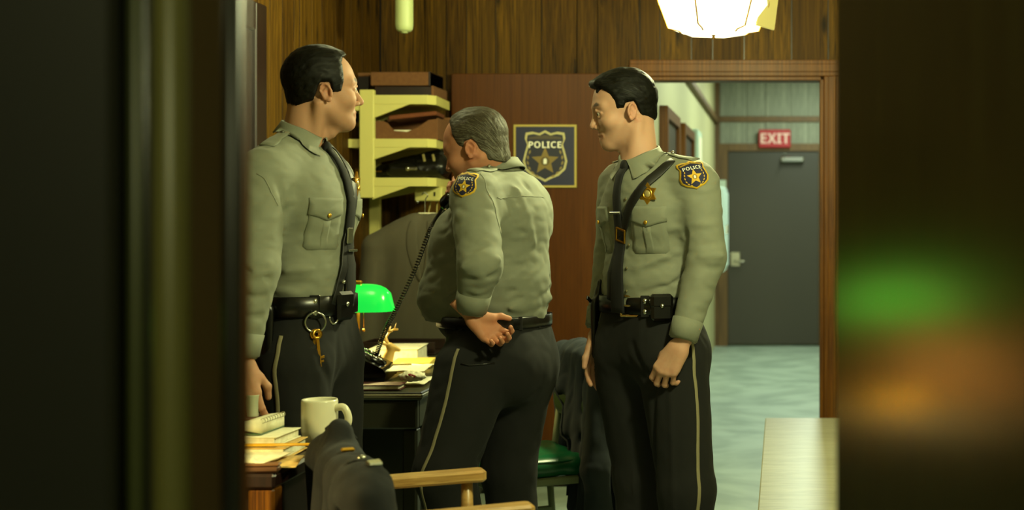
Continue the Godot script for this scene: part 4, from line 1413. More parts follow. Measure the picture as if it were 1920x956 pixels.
func handset_and_cord() -> void:
	var c := at(848, 350, 4.78)
	var t := thing("telephone_handset", "black telephone handset held at the middle officer's far ear", "handset", moved(c))
	var f := Field.new(Vector3(-0.09, -0.1, -0.06), Vector3(0.12, 0.16, 0.06), 0.005)
	f.cap(Vector3(-0.02, -0.045, 0), Vector3(0.03, 0.04, -0.012), 0.013, 0.013, 0.01)
	f.cap(Vector3(0.03, 0.04, -0.012), Vector3(0.06, 0.11, 0.0), 0.013, 0.013, 0.01)
	f.cap(Vector3(-0.018, -0.055, 0.0), Vector3(-0.005, -0.045, 0.012), 0.026, 0.024, 0.012)
	f.cap(Vector3(0.06, 0.115, 0.0), Vector3(0.065, 0.11, 0.014), 0.026, 0.024, 0.012)
	part("handset_body", netted(f), M.bakelite, t)
	# coiled cord down to the desk
	var pts := spline([c + Vector3(-0.03, -0.07, 0), at(826, 400, 4.84), at(806, 432, 4.92), at(778, 505, 5.0), at(745, 575, 5.05), at(720, 625, 5.06), at(705, 668, 5.06)], 26)
	var coil := []
	var turns := 0.0
	for i in pts.size():
		var tng: Vector3 = (pts[mini(i + 1, pts.size() - 1)] - pts[maxi(i - 1, 0)]).normalized()
		var x := tng.cross(Vector3(0, 0, 1)).normalized()
		var y := tng.cross(x)
		for k in 4:
			var q: Vector3 = pts[i].lerp(pts[mini(i + 1, pts.size() - 1)], k / 4.0)
			turns += TAU / 7.0
			coil.append(q - c + x * cos(turns) * 0.0075 + y * sin(turns) * 0.0075)
	part("coiled_cord", tube(coil, 0.0024, 5), M.bakelite, t)


func deer(p: Vector3) -> void:
	var t := thing("deer_figurine", "golden deer figurine with antlers on the back desk", "figurine", Transform3D(Basis.from_scale(Vector3.ONE * 1.12), p))
	var gold := mat(Color(0.76, 0.62, 0.33), 0.4)
	var f := Field.new(Vector3(-0.1, 0.0, -0.05), Vector3(0.07, 0.15, 0.05), 0.0034)
	f.cap(Vector3(-0.075, 0.04, 0), Vector3(0.0, 0.035, 0), 0.02, 0.024, 0.015)          # lying body
	f.cap(Vector3(0.0, 0.035, 0), Vector3(0.02, 0.085, 0), 0.023, 0.013, 0.012)           # neck
	f.cap(Vector3(0.016, 0.098, 0), Vector3(0.046, 0.086, 0), 0.013, 0.007, 0.008)        # head
	for s in [-1.0, 1.0]:
		f.cap(Vector3(0.006, 0.105, s * 0.009), Vector3(-0.014, 0.112, s * 0.022), 0.005, 0.003, 0.004)
		f.cap(Vector3(0.0, 0.02, s * 0.015), Vector3(0.03, 0.008, s * 0.018), 0.009, 0.006, 0.006)
		f.cap(Vector3(-0.07, 0.025, s * 0.017), Vector3(-0.045, 0.009, s * 0.022), 0.012, 0.008, 0.006)
	f.cut(Vector3(0, 0.002, 0), Vector3.DOWN)
	part("body", netted(f), gold, t)
	for s in [-1.0, 1.0]:
		var main := spline([Vector3(0.01, 0.108, s * 0.006), Vector3(0.0, 0.128, s * 0.018), Vector3(0.012, 0.148, s * 0.034), Vector3(0.034, 0.152, s * 0.034)], 5)
		var a := part("antler", tube(main, 0.0034, 6), gold, t)
		for k in [4, 8, 12]:
			part("tine", tube([main[k], main[k] + Vector3(0.006, 0.022, s * 0.002)], [0.0025, 0.001], 6), gold, a)
# ---------------------------------------------------------------- bodies: heads, hands, draped cloth pieces
func frame(fwd: Vector3, up := Vector3.UP) -> Basis:
	# x = the person's left, y = up, z = forward
	var z := fwd.normalized()
	var x := up.cross(z).normalized()
	return Basis(x, z.cross(x), z)


func seg_dist(p: Vector3, a: Vector3, b: Vector3) -> float:
	var ba := b - a
	var t := clampf((p - a).dot(ba) / ba.dot(ba), 0, 1)
	return (p - a - ba * t).length()


# head in its own axes: eyes at y = 0, face towards +z
func head_field(o: Dictionary, neck: Vector3) -> Field:
	var lo := Vector3(-0.1, minf(-0.2, neck.y - 0.03), minf(-0.13, neck.z - 0.09))
	var f := Field.new(lo, Vector3(0.1, 0.13, 0.14), 0.0032)
	var jaw: float = o.get("jaw", 1.0)
	f.ell(Vector3(0, 0.036, -0.008), Vector3(0.074, 0.082, 0.094), 0.01)
	f.ell(Vector3(0, -0.005, 0.028), Vector3(0.058 * jaw, 0.086, 0.062), 0.03)
	f.ell(Vector3(0, -0.06, 0.034), Vector3(0.043 * jaw, 0.05, 0.052), 0.03)
	for s in [-1.0, 1.0]:
		f.cap(Vector3(s * 0.05 * jaw, -0.055, -0.002), Vector3(s * 0.014, -0.094, 0.061), 0.018, 0.016, 0.03)
		f.ell(Vector3(s * 0.043, -0.03, 0.055), Vector3(0.024, 0.022, 0.026), 0.025)
		f.cap(Vector3(s * 0.012, 0.021, 0.082), Vector3(s * 0.045, 0.02, 0.066), 0.0115, 0.010, 0.018)
	f.ell(Vector3(0, -0.097, 0.069), Vector3(0.022, 0.016, 0.018), 0.022)
	# eye hollows, then lids
	for s in [-1.0, 1.0]:
		f.ell(Vector3(s * 0.031, 0.0, 0.1), Vector3(0.019, 0.013, 0.02), 0.012, Basis.IDENTITY, 1)
	# nose
	var nl: float = o.get("nose", 0.0)
	f.cap(Vector3(0, 0.012, 0.0845), Vector3(0, -0.03, 0.1045 + nl), 0.0068, 0.008, 0.012)
	f.ell(Vector3(0, -0.035, 0.1035 + nl), Vector3(0.0095, 0.0085, 0.0095), 0.007)
	for s in [-1.0, 1.0]:
		f.ell(Vector3(s * 0.0105, -0.039, 0.0945), Vector3(0.007, 0.0072, 0.0095), 0.006)
		f.ell(Vector3(s * 0.0062, -0.0465, 0.1 + nl * 0.6), Vector3(0.0035, 0.003, 0.005), 0.003, Basis.IDENTITY, 1)
	# lips
	var open: float = o.get("mouth", 0.0)
	for s in [-1.0, 1.0]:
		f.cap(Vector3(s * 0.0215, -0.0668, 0.0785), Vector3(s * 0.004, -0.0645, 0.0895), 0.0036, 0.005, 0.009)
		f.cap(Vector3(s * 0.02, -0.0695 - open * 0.5, 0.0785), Vector3(0, -0.0775 - open, 0.086), 0.0036, 0.0056, 0.009)
		f.cap(Vector3(s * 0.021, -0.068 - open * 0.3, 0.088), Vector3(0, -0.0705 - open * 0.5, 0.099), 0.0018 + open * 0.2, 0.0026 + open * 0.5, 0.003, Vector3.ZERO, 1.0, 1)
		f.cap(Vector3(s * 0.02, -0.042, 0.088), Vector3(s * 0.028, -0.06, 0.08), 0.0012, 0.006, 0.01, Vector3.ZERO, 1.0, 2)
		# lids
		f.cap(Vector3(s * 0.018, 0.0035, 0.083), Vector3(s * 0.031, 0.0095, 0.0885), 0.0034, 0.0036, 0.005)
		f.cap(Vector3(s * 0.031, 0.0095, 0.0885), Vector3(s * 0.046, 0.001, 0.0765), 0.0036, 0.0032, 0.005)
		f.cap(Vector3(s * 0.018, -0.004, 0.083), Vector3(s * 0.032, -0.0092, 0.0855), 0.0026, 0.0028, 0.005)
		f.cap(Vector3(s * 0.032, -0.0092, 0.0855), Vector3(s * 0.046, -0.001, 0.0765), 0.0028, 0.0026, 0.005)
	# ears: a tilted shell with a rolled rim, hollow inside, lobe below
	for s in [-1.0, 1.0]:
		var c := Vector3(s * 0.0765, -0.014, -0.012)
		var lean := Basis(Vector3.UP, s * 0.42) * Basis(Vector3.RIGHT, -0.2)
		f.ell(c + Vector3(s * 0.002, 0, 0), Vector3(0.005, 0.0245, 0.0145), 0.006, lean)
		var rim := []
		for k in 9:
			var a := lerpf(-0.9, 3.6, k / 8.0)
			rim.append(c + lean * Vector3(s * 0.0055, sin(a) * 0.0235 + 0.002, -cos(a) * 0.014 * (0.75 if sin(a) < -0.2 else 1.0)))
		for k in 8:
			f.cap(rim[k], rim[k + 1], 0.0034, 0.0034, 0.003)
		f.ell(c + lean * Vector3(s * 0.004, -0.022, 0.004), Vector3(0.0042, 0.007, 0.0065), 0.006, lean)
		f.ell(c + lean * Vector3(s * 0.008, -0.002, 0.005), Vector3(0.007, 0.0115, 0.0065), 0.004, lean, 1)
		f.cap(c + lean * Vector3(s * 0.005, 0.016, 0.001), c + lean * Vector3(s * 0.006, 0.008, -0.008), 0.0028, 0.0028, 0.003, Vector3.ZERO, 1.0, 1)
		f.cap(c + lean * Vector3(s * 0.004, -0.002, 0.0145), c + lean * Vector3(s * 0.004, -0.010, 0.0125), 0.004, 0.004, 0.004)
	# neck
	var nr: float = o.get("neck", 0.057)
	f.cap(Vector3(0, -0.03, -0.03), neck, nr * 0.95, nr * 1.08, 0.03)
	f.cap(Vector3(0, 0.0, -0.05), neck + Vector3(0, 0.02, -0.006), nr * 0.78, nr * 0.85, 0.03)
	for s in [-1.0, 1.0]:
		f.cap(Vector3(s * 0.06, -0.045, -0.03), neck + Vector3(s * 0.02, 0.0, nr * 0.8), 0.012, 0.013, 0.02)
	f.cap(Vector3(0, -0.125, 0.02), neck + Vector3(0, 0.03, nr * 0.9), 0.014, 0.012, 0.03)
	if o.get("chin2", 0.0) > 0.0:
		f.ell(Vector3(0, -0.108, 0.03), Vector3(0.05, 0.03, 0.05), 0.03)
	return f


func head_tint(o: Dictionary) -> Callable:
	var base: Color = o.skin
	var hair: Color = o.hair
	var n := FastNoiseLite.new()
	n.frequency = 60.0
	n.seed = 3
	var red := Color(base.r * 0.86, base.g * 0.5, base.b * 0.5)
	var beard: float = o.get("stubble", 0.2)
	var open: float = o.get("mouth", 0.0)
	return func(p: Vector3) -> Color:
		var c := base.lerp(red, 0.07 * n.get_noise_3dv(p) + 0.05)
		if p.z > 0.05:
			var ax := absf(p.x)
			var q := Vector3(ax, p.y, p.z)
			var lip := minf(seg_dist(q, Vector3(0.021, -0.0695, 0.082), Vector3(0.003, -0.0645, 0.0915)), seg_dist(q, Vector3(0.019, -0.0725 - open * 0.5, 0.081), Vector3(0, -0.0785 - open, 0.088)))
			c = c.lerp(red, smoothstep(0.0075, 0.005, lip) * 0.6)
			var brow := seg_dist(q, Vector3(0.013, 0.0225, 0.09), Vector3(0.034, 0.0285, 0.085))
			brow = minf(brow, seg_dist(q, Vector3(0.034, 0.0285, 0.085), Vector3(0.051, 0.021, 0.066)))
			c = c.lerp(hair, smoothstep(0.0085, 0.0045, brow + 0.0015 * n.get_noise_3dv(q * 4)) * o.get("brow", 0.85))
		if p.y < -0.035 and p.z > -0.01:
			c = c.lerp(hair.lerp(base, 0.55), beard * smoothstep(-0.035, -0.06, p.y) * smoothstep(-0.01, 0.03, p.z))
		if absf(p.x) > 0.073 and p.z < 0.01 and p.y < 0.04 and p.y > -0.05:
			c = c.lerp(red, 0.3)
		return c


# hair as a shell over the skull, bounded by the hairline; then combed strands over it
func hair_part(person: Node3D, o: Dictionary, xf: Transform3D, head: Field) -> void:
	var n := FastNoiseLite.new()
	n.seed = o.get("seed", 1)
	n.frequency = 1.0
	var top: float = o.get("top", 0.014)
	var side: float = o.get("side", 0.008)
	var back: float = o.get("back", 0.012)
	var front: float = o.get("quiff", 0.006)
	var line: Array = o.line        # pairs [y, z]: where the hair starts, going up the temple
	var burn: float = o.get("burn", -0.01)
	var nape: float = o.get("nape", -0.055)
	var c := Vector3(0, 0.036, -0.008)
	var f := Field.new(Vector3(-0.105, nape - 0.02, -0.14), Vector3(0.105, 0.165, 0.125), 0.0036)
	f.fill(func(p: Vector3) -> float:
		var u := p - c
		# thickness by direction
		var dirn := u.normalized()
		var th := side + (top - side) * smoothstep(0.3, 0.95, dirn.y) + (back - side) * smoothstep(0.3, 0.95, -dirn.z)
		th += front * smoothstep(0.35, 0.8, dirn.z) * smoothstep(0.1, 0.5, dirn.y)
		var r := Vector3(0.074 + th, 0.082 + th, 0.094 + th)
		if p.y < 0.0:
			r.y += 0.08 * minf(-p.y / 0.06, 1.0)   # runs down the nape
		var w := u / r
		var k0 := w.length()
		var d := k0 * (k0 - 1.0) / maxf((w / r).length(), 1e-5)
		d += 0.0022 * n.get_noise_3d(p.x * 90, p.y * 60, p.z * 26) + 0.0018 * n.get_noise_3d(p.x * 30, p.y * 30, p.z * 22)
		# hairline
		var zf: float = line[-1][1]
		if p.y <= line[0][0]:
			zf = line[0][1]
		else:
			for i in line.size() - 1:
				if p.y < line[i + 1][0]:
					zf = lerpf(line[i][1], line[i + 1][1], (p.y - line[i][0]) / (line[i + 1][0] - line[i][0]))
					break
		zf += 0.003 * n.get_noise_3d(p.y * 200, p.x * 120, 0)
		zf += 0.1 * o.get("peak", 0.0) * smoothstep(0.05, 0.0, absf(p.x))
		var yb := burn
		if p.z < 0.008:
			yb = lerpf(burn, 0.014, smoothstep(0.008, 0.001, p.z))
		if p.z < -0.024:
			yb = lerpf(0.014, nape * 0.75, smoothstep(-0.024, -0.046, p.z))
			yb = lerpf(yb, nape, smoothstep(-0.05, -0.085, p.z))
		var cutd := maxf(p.z - zf, yb - p.y + 0.003 * n.get_noise_3d(p.z * 220, p.x * 100, 5))
		var k := 0.02
		var t := k - absf(cutd - d)
		return maxf(cutd, d) + (t * t * 0.25 / k if t > 0 else 0.0))
	if o.has("curl"):
		for q in o.curl:
			f.cap(q[0], q[1], q[2], q[3], 0.006)
	var d := pot()
	f.net(d, xf)
	var m := mat(Color.WHITE, 0.55)
	m.albedo_color = Color(o.hair.r, o.hair.g, o.hair.b).linear_to_srgb()
	m.metallic_specular = 0.3
	var node := part("hair", poured(d), m, person)
	# strands
	var rng := RandomNumberGenerator.new()
	rng.seed = o.get("seed", 1) + 77
	var plain := pot()
	f.net(plain)
	var sv := PackedVector3Array()
	var sn := PackedVector3Array()
	var si := PackedInt32Array()
	var sc := PackedColorArray()
	var grey: float = o.get("grey", 0.0)
	for s in o.get("strands", 1500):
		var p: Vector3 = plain.v[rng.randi() % plain.v.size()]
		if head.sample(p) < 0.0015:
			continue
		var len_ := rng.randf_range(0.5, 1.0)
		var base := sv.size()
		var tone := rng.randf_range(0.6, 1.5)
		var hc := Color(o.hair.r * tone, o.hair.g * tone, o.hair.b * tone)
		if rng.randf() < grey * (1.2 - 12.0 * p.y):
			hc = hc.lerp(Color(0.26, 0.25, 0.2), rng.randf_range(0.2, 0.7))
		var wob := rng.randf_range(-0.25, 0.25)
		var steps := 6
		for k in steps:
			var g := f.grad(p)
			var q := p + g * (0.0007 + 0.0012 * rng.randf() * (1.0 if k > 3 else 0.4))
			var way := Vector3(wob + p.x * 2.0, -0.25 - 1.5 * clampf((-p.z - 0.01) / 0.09, 0, 1) - 3.0 * absf(p.x), -1.0)
			way = (way - g * way.dot(g)).normalized()
			var sd := way.cross(g).normalized()
			var wd := 0.0005 * (1.0 - 0.7 * float(k) / steps)
			for e in [-1.0, 1.0]:
				sv.append(xf * (q + sd * wd * e))
				sn.append((xf.basis * (g + sd * e * 0.35)).normalized())
				sc.append(hc)
			p += way * 0.0085 * len_
			p -= f.grad(p) * f.sample(p) * 0.9
		for k in steps - 1:
			var b := base + k * 2
			si.append_array([b, b + 3, b + 1, b, b + 2, b + 3])
	var sm := mat(Color.WHITE, 0.6)
	sm.vertex_color_use_as_albedo = true
	sm.metallic_specular = 0.35
	var st := part("strands", poured({"v": sv, "n": sn, "i": si, "c": sc}), sm, node)
	st.set_meta("kind", "stuff")


func eyes(person: Node3D, xf: Transform3D, look: Vector3) -> void:
	for s in [-1.0, 1.0]:
		var c := Vector3(s * 0.031, 0.0, 0.077)
		var e := part("eye", ball(0.0122), mat(Color(0.72, 0.68, 0.62), 0.2), person, xf * moved(c))
		var d := look.normalized()
		var b := Basis(Quaternion(Vector3.UP, d))
		part("iris", lathe([[0.0002, 0.0124], [0.0022, 0.0123], [0.0056, 0.0112], [0.006, 0.0095]], 14), mat(Color(0.1, 0.06, 0.03), 0.15), e, Transform3D(b, Vector3.ZERO))


# hand: wrist at the origin, +y to the fingertips, +z the back of the hand; s = 1 left hand, -1 right hand
func hand(out: Dictionary, xf: Transform3D, s: float, o: Dictionary, tint: Color) -> void:
	var f := Field.new(Vector3(-0.095, -0.075, -0.11), Vector3(0.095, 0.205, 0.06), 0.0031)
	f.cap(Vector3(0, -0.07, 0), Vector3(0, 0.012, 0), 0.028, 0.026, 0.015, Vector3(0, 0, 1), 0.74)
	var bx := [0.029, 0.0095, -0.0105, -0.029]
	var by := [0.089, 0.094, 0.089, 0.079]
	var ln := [0.96, 1.06, 1.0, 0.78]
	var rr := [0.0092, 0.0094, 0.0089, 0.0078]
	var curl: Array = o.get("curl", [0.3, 0.4, 0.3])
	var fan: float = o.get("fan", 0.06)
	for k in 4:
		var a := Vector3(s * bx[k] * 0.55, 0.012, 0)
		var b := Vector3(s * bx[k], by[k], -0.002 - 0.002 * absf(k - 1))
		f.cap(a, b, 0.0165, rr[k] + 0.0032, 0.014, Vector3(0, 0, 1), 0.88)
		var ang := 0.0
		var p := b
		var extra: float = o.get("more", [0, 0, 0, 0])[k]
		for j in 3:
			ang += curl[j] + extra
			var l: float = [0.045, 0.027, 0.021][j] * ln[k]
			var dir := Vector3(s * fan * (1.5 - k), cos(ang), -sin(ang)).normalized()
			var q := p + dir * l
			f.cap(p, q, rr[k] * [1.06, 0.98, 0.9][j], rr[k] * [0.98, 0.9, 0.76][j], 0.0035)
			p = q
	f.cap(Vector3(s * 0.014, 0.018, -0.007), Vector3(s * 0.035, 0.05, -0.014), 0.017, 0.0135, 0.014)
	f.cap(Vector3(-s * 0.018, 0.02, -0.006), Vector3(-s * 0.025, 0.065, -0.008), 0.014, 0.011, 0.014)
	var th: Array = o.get("thumb", [Vector3(0.036, 0.05, -0.014), Vector3(0.052, 0.08, -0.022), Vector3(0.056, 0.106, -0.028)])
	for j in 2:
		var a: Vector3 = th[j] * Vector3(s, 1, 1)
		var b: Vector3 = th[j + 1] * Vector3(s, 1, 1)
		f.cap(a, b, [0.0122, 0.0103][j], [0.0103, 0.0082][j], 0.006)
	# tendons
	for k in 3:
		f.cap(Vector3(s * bx[k] * 0.5, 0.03, 0.016), Vector3(s * bx[k], by[k], 0.0125), -0.0009, 0.004, 0.01, Vector3.ZERO, 1.0, 2)
	var warm := Color(tint.r * 0.9, tint.g * 0.62, tint.b * 0.58)
	var n := FastNoiseLite.new()
	n.frequency = 50.0
	f.net(out, xf, func(p: Vector3) -> Color: return tint.lerp(warm, clampf(0.15 + 0.25 * n.get_noise_3dv(p) + 2.5 * maxf(p.y - 0.09, 0.0), 0, 0.7)))


# a strip laid on a field: points near the surface, widths across, thickness
func ribbon(f: Field, pts: Array, width, thick := 0.004, up := 0.001) -> ArrayMesh:
	var rings := []
	var pos := []
	for p in pts:
		pos.append(f.snap(p, up))
	for i in pos.size():
		var t: Vector3 = (pos[mini(i + 1, pos.size() - 1)] - pos[maxi(i - 1, 0)]).normalized()
		var n := f.grad(pos[i])
		var s := t.cross(n).normalized()
		n = s.cross(t).normalized()
		var w: float = (width[i] if width is Array else width) / 2
		var ring := PackedVector3Array()
		for e in [[-1.0, 0.0], [-1.0, 0.6], [-0.85, 1.0], [0.0, 1.08], [0.85, 1.0], [1.0, 0.6], [1.0, 0.0]]:
			var q: Vector3 = pos[i] + s * w * e[0]
			if absf(e[0]) > 0.5:
				q = q.lerp(f.snap(q, up), 0.85)
			ring.append(q + n * thick * e[1])
		rings.append(ring)
	return loft(rings)


# a flat outline (x, y in metres in the frame xf, z out) laid on a field; uv over its bounding box
func patch(f: Field, xf: Transform3D, outline: PackedVector2Array, thick := 0.003, rings := 5, up := 0.0008) -> ArrayMesh:
	var st := SurfaceTool.new()
	st.begin(Mesh.PRIMITIVE_TRIANGLES)
	var box := Rect2(outline[0], Vector2.ZERO)
	for p in outline:
		box = box.expand(p)
	var mid := box.get_center()
	var n := outline.size()
	var put := func(p: Vector2, lift: float) -> void:
		var w := xf * Vector3(p.x, p.y, 0.09)
		var q := f.hit(w, -xf.basis.z, 0.0, 0.3)
		st.set_uv(Vector2((p.x - box.position.x) / box.size.x, 1.0 - (p.y - box.position.y) / box.size.y))
		st.add_vertex(q + f.grad(q) * (lift + up))
	put.call(mid, thick)
	for r in range(1, rings + 2):
		var k := minf(float(r) / rings, 1.0)
		for p in outline:
			put.call(mid.lerp(p, k if r <= rings else 1.02), thick if r <= rings else -0.002)
	for j in n:
		for q in [0, 1 + (j + 1) % n, 1 + j]:
			st.add_index(q)
	for r in rings:
		for j in n:
			var a := 1 + r * n + j
			var b := 1 + r * n + (j + 1) % n
			for q in [a, b, b + n, a, b + n, a + n]:
				st.add_index(q)
	st.generate_normals()
	return st.commit()


func dense(outline: Array, step := 0.008) -> PackedVector2Array:
	var out := PackedVector2Array()
	for i in outline.size():
		var a: Vector2 = outline[i]
		var b: Vector2 = outline[(i + 1) % outline.size()]
		var k := maxi(1, int(a.distance_to(b) / step))
		for j in k:
			out.append(a.lerp(b, float(j) / k))
	if not Geometry2D.is_polygon_clockwise(out):
		out.reverse()
	return out


# a band round a waist: found by looking in from outside at the fields
func belt_ring(fields: Array, c: Vector3, b: Basis, y0: float, y1: float, thick: float, from_ := 0.0, to := TAU, segs := 64, extra := 0.0) -> ArrayMesh:
	var rings := []
	var full := absf(to - from_ - TAU) < 0.01
	for j in segs + (0 if full else 1):
		var a := from_ + (to - from_) * j / segs
		var dir := b * Vector3(sin(a), 0, cos(a))
		var r := 0.0
		for y in [y0, (y0 + y1) / 2, (y0 + y1) / 2 + (y1 - y0) * 0.15]:
			for f in fields:
				var p := f.hit(c + b.y * y + dir * 0.42, -dir, 0.0, 0.42) as Vector3
				r = maxf(r, (p - c - b.y * y).dot(dir))
		r += 0.001 + extra
		var ring := PackedVector3Array()
		for e in [[y0, 0.0], [y0 + 0.003, thick], [(y0 + y1) / 2, thick * 1.1], [y1 - 0.003, thick], [y1, 0.0]]:
			ring.append(c + b.y * e[0] + dir * (r + e[1]))
		rings.append(ring)
	if full:
		rings.append(rings[0])
	return loft(rings, true, not full)


func belt_spot(fields: Array, c: Vector3, b: Basis, y: float, a: float, out := 0.006) -> Transform3D:
	var dir := b * Vector3(sin(a), 0, cos(a))
	var r := 0.0
	for f in fields:
		var p := f.hit(c + b.y * y + dir * 0.42, -dir, 0.0, 0.42) as Vector3
		r = maxf(r, (p - c - b.y * y).dot(dir))
	var x := b.y.cross(dir).normalized()
	return Transform3D(Basis(x, b.y, dir), c + b.y * y + dir * (r + out))


# shirt collar: a stand and a falling leaf with two points
func collar(f: Field, c: Vector3, b: Basis, rx: float, rz: float, tall := 0.034, tip := 0.066) -> ArrayMesh:
	var rings := []
	var m := 40
	for k in 7:
		var ring := PackedVector3Array()
		for j in m + 1:
			var u := float(j) / m
			var edge := absf(u - 0.5) * 2.0                   # 1 at the front ends, 0 at the nape
			var g0 := deg_to_rad(7.0)
			var g1 := deg_to_rad(lerpf(7.0, 34.0, smoothstep(2.0, 6.0, k)))
			var th := lerpf(g0, TAU - g0, u) if k < 3 else lerpf(g1, TAU - g1, u)
			var leaf := 0.042 + (tip - 0.042) * smoothstep(0.35, 1.0, edge)
			var y := 0.0
			var grow := 0.0
			match k:
				0: y = -0.02
				1: y = tall * 0.6
				2:
					y = tall
					grow = 0.002
				3:
					y = tall - 0.002
					grow = 0.007
				4:
					y = tall - leaf * 0.4
					grow = 0.011
				5:
					y = tall - leaf * 0.98
					grow = 0.02
				6:
					y = tall - leaf
					grow = 0.016
			y -= 0.012 * smoothstep(0.6, 1.0, edge)
			var p := c + b * Vector3(sin(th) * (rx + grow), y, cos(th) * (rz + grow))
			if k >= 4:
				for i in 4:
					var d := f.sample(p)
					if d < 0.005:
						p += f.grad(p) * (0.005 - d)
			ring.append(p)
		rings.append(ring)
	return loft(rings, false)


# ---------------------------------------------------------------- painted emblem: a shield with a star and lettering
func shield_outline(w: float, hgt: float) -> Array:
	var half := [Vector2(0.0, 0.5), Vector2(0.12, 0.44), Vector2(0.26, 0.47), Vector2(0.40, 0.45), Vector2(0.42, 0.34), Vector2(0.37, 0.22), Vector2(0.42, 0.06), Vector2(0.46, -0.1), Vector2(0.42, -0.26), Vector2(0.28, -0.38), Vector2(0.12, -0.44), Vector2(0.0, -0.5)]
	var out := []
	for p in half:
		out.append(Vector2(p.x * w / 0.92, p.y * hgt))
	for i in range(half.size() - 2, 0, -1):
		out.append(Vector2(-half[i].x * w / 0.92, half[i].y * hgt))
	return out


func star_outline(r: float, inner := 0.45, points := 5) -> PackedVector2Array:
	var out := PackedVector2Array()
	for i in points * 2:
		var a := PI / 2 + PI * i / points
		out.append(Vector2(cos(a), sin(a)) * (r if i % 2 == 0 else r * inner))
	return out


func draw_poly(im: Image, poly: PackedVector2Array, c: Color) -> void:
	var w := im.get_width()
	var hh := im.get_height()
	var box := Rect2(poly[0], Vector2.ZERO)
	for p in poly:
		box = box.expand(p)
	for y in range(maxi(0, int((0.5 - box.end.y) * hh) - 1), mini(hh, int((0.5 - box.position.y) * hh) + 2)):
		for x in range(maxi(0, int((box.position.x + 0.5) * w) - 1), mini(w, int((box.end.x + 0.5) * w) + 2)):
			if Geometry2D.is_point_in_polygon(Vector2((x + 0.5) / w - 0.5, 0.5 - (y + 0.5) / hh), poly):
				im.set_pixel(x, y, c)


func draw_text(im: Image, s: String, centre: Vector2, wide: float, tall: float, c: Color, arc := 0.0) -> void:
	var m := text_mesh(s, 1.0, 0.0)
	var a := m.surface_get_arrays(0)
	var v: PackedVector3Array = a[Mesh.ARRAY_VERTEX]
	var idx = a[Mesh.ARRAY_INDEX]
	var box := AABB(v[0], Vector3.ZERO)
	for p in v:
		box = box.expand(p)
	var pts := PackedVector2Array()
	for p in v:
		var q := Vector2((p.x - box.get_center().x) / box.size.x * wide, (p.y - box.get_center().y) / box.size.y * tall)
		q.y -= arc * q.x * q.x
		pts.append(centre + q)
	var count: int = idx.size() if idx != null else v.size()
	for t in range(0, count, 3):
		var tri := PackedVector2Array()
		for k in 3:
			tri.append(pts[idx[t + k] if idx != null else t + k])
		draw_poly(im, tri, c)


func emblem(rim: Color, field: Color, gold: Color, ground: Color, size := Vector2i(200, 216), framed := false) -> ImageTexture:
	var im := Image.create(size.x, size.y, false, Image.FORMAT_RGB8)
	im.fill(ground)
	var k := 0.84 if framed else 1.0
	if framed:
		draw_poly(im, PackedVector2Array([Vector2(-0.5, -0.5), Vector2(0.5, -0.5), Vector2(0.5, 0.5), Vector2(-0.5, 0.5)]), Color(0.62, 0.55, 0.25))
		draw_poly(im, PackedVector2Array([Vector2(-0.465, -0.465), Vector2(0.465, -0.465), Vector2(0.465, 0.465), Vector2(-0.465, 0.465)]), ground)
	var sh := PackedVector2Array(shield_outline(0.98 * k * (0.86 if framed else 1.0), 0.98 * k))
	draw_poly(im, sh, rim)
	var inner := PackedVector2Array()
	for p in sh:
		inner.append(p * 0.9)
	draw_poly(im, inner, field)
	# laurel strokes up both sides
	for s in [-1.0, 1.0]:
		for i in 6:
			var a := lerpf(-1.1, 0.5, i / 5.0)
			var c := Vector2(s * cos(a) * 0.33 * k, sin(a) * 0.33 * k - 0.07)
			var d := Vector2(-s * sin(a), cos(a))
			d = (d + Vector2(s * 0.25, 0)).normalized() * 0.05 * k
			var e := d.orthogonal() * 0.42
			draw_poly(im, PackedVector2Array([c - d, c + e, c + d, c - e]), gold.lerp(rim, 0.2))
	var star := PackedVector2Array()
	for p in star_outline(0.27 * k):
		star.append(p + Vector2(0, -0.1 * k))
	draw_poly(im, star, gold)
	var disc := PackedVector2Array()
	for i in 20:
		disc.append(Vector2(cos(TAU * i / 20), sin(TAU * i / 20)) * 0.085 * k + Vector2(0, -0.1 * k))
	draw_poly(im, disc, gold * 0.7)
	var mark := PackedVector2Array([Vector2(-0.03, -0.05), Vector2(0.03, -0.05), Vector2(0.035, 0.03), Vector2(0.01, 0.06), Vector2(-0.03, 0.04)])
	for i in mark.size():
		mark[i] = mark[i] * k + Vector2(0, -0.1 * k)
	draw_poly(im, mark, Color(0.85, 0.85, 0.8))
	draw_poly(im, PackedVector2Array([Vector2(-0.36, 0.31), Vector2(0, 0.39), Vector2(0.36, 0.31), Vector2(0.36, 0.36), Vector2(0.1, 0.42), Vector2(-0.1, 0.42), Vector2(-0.36, 0.36)]) if not framed else PackedVector2Array([Vector2(-0.26, 0.27), Vector2(0.26, 0.27), Vector2(0.26, 0.3), Vector2(0.0, 0.335), Vector2(-0.26, 0.3)]), gold * 0.75 if not framed else field.lerp(gold, 0.5))
	draw_text(im, "POLICE", Vector2(0, 0.215 * k), 0.62 * k, 0.125 * k, Color(0.86, 0.85, 0.78))
	return ImageTexture.create_from_image(im)
# ---------------------------------------------------------------- the three officers
class Who:
	var root: Node3D
	var s: float          # pixels per metre where the person stands
	var px: float
	var fy: float
	var c: float

	# a point in the person's own axes (x right, y up from the floor, z towards the viewer)
	func q(x: float, y: float, z: float) -> Vector3:
		return Vector3((x - px) / s * c, (fy - y) / s, z)


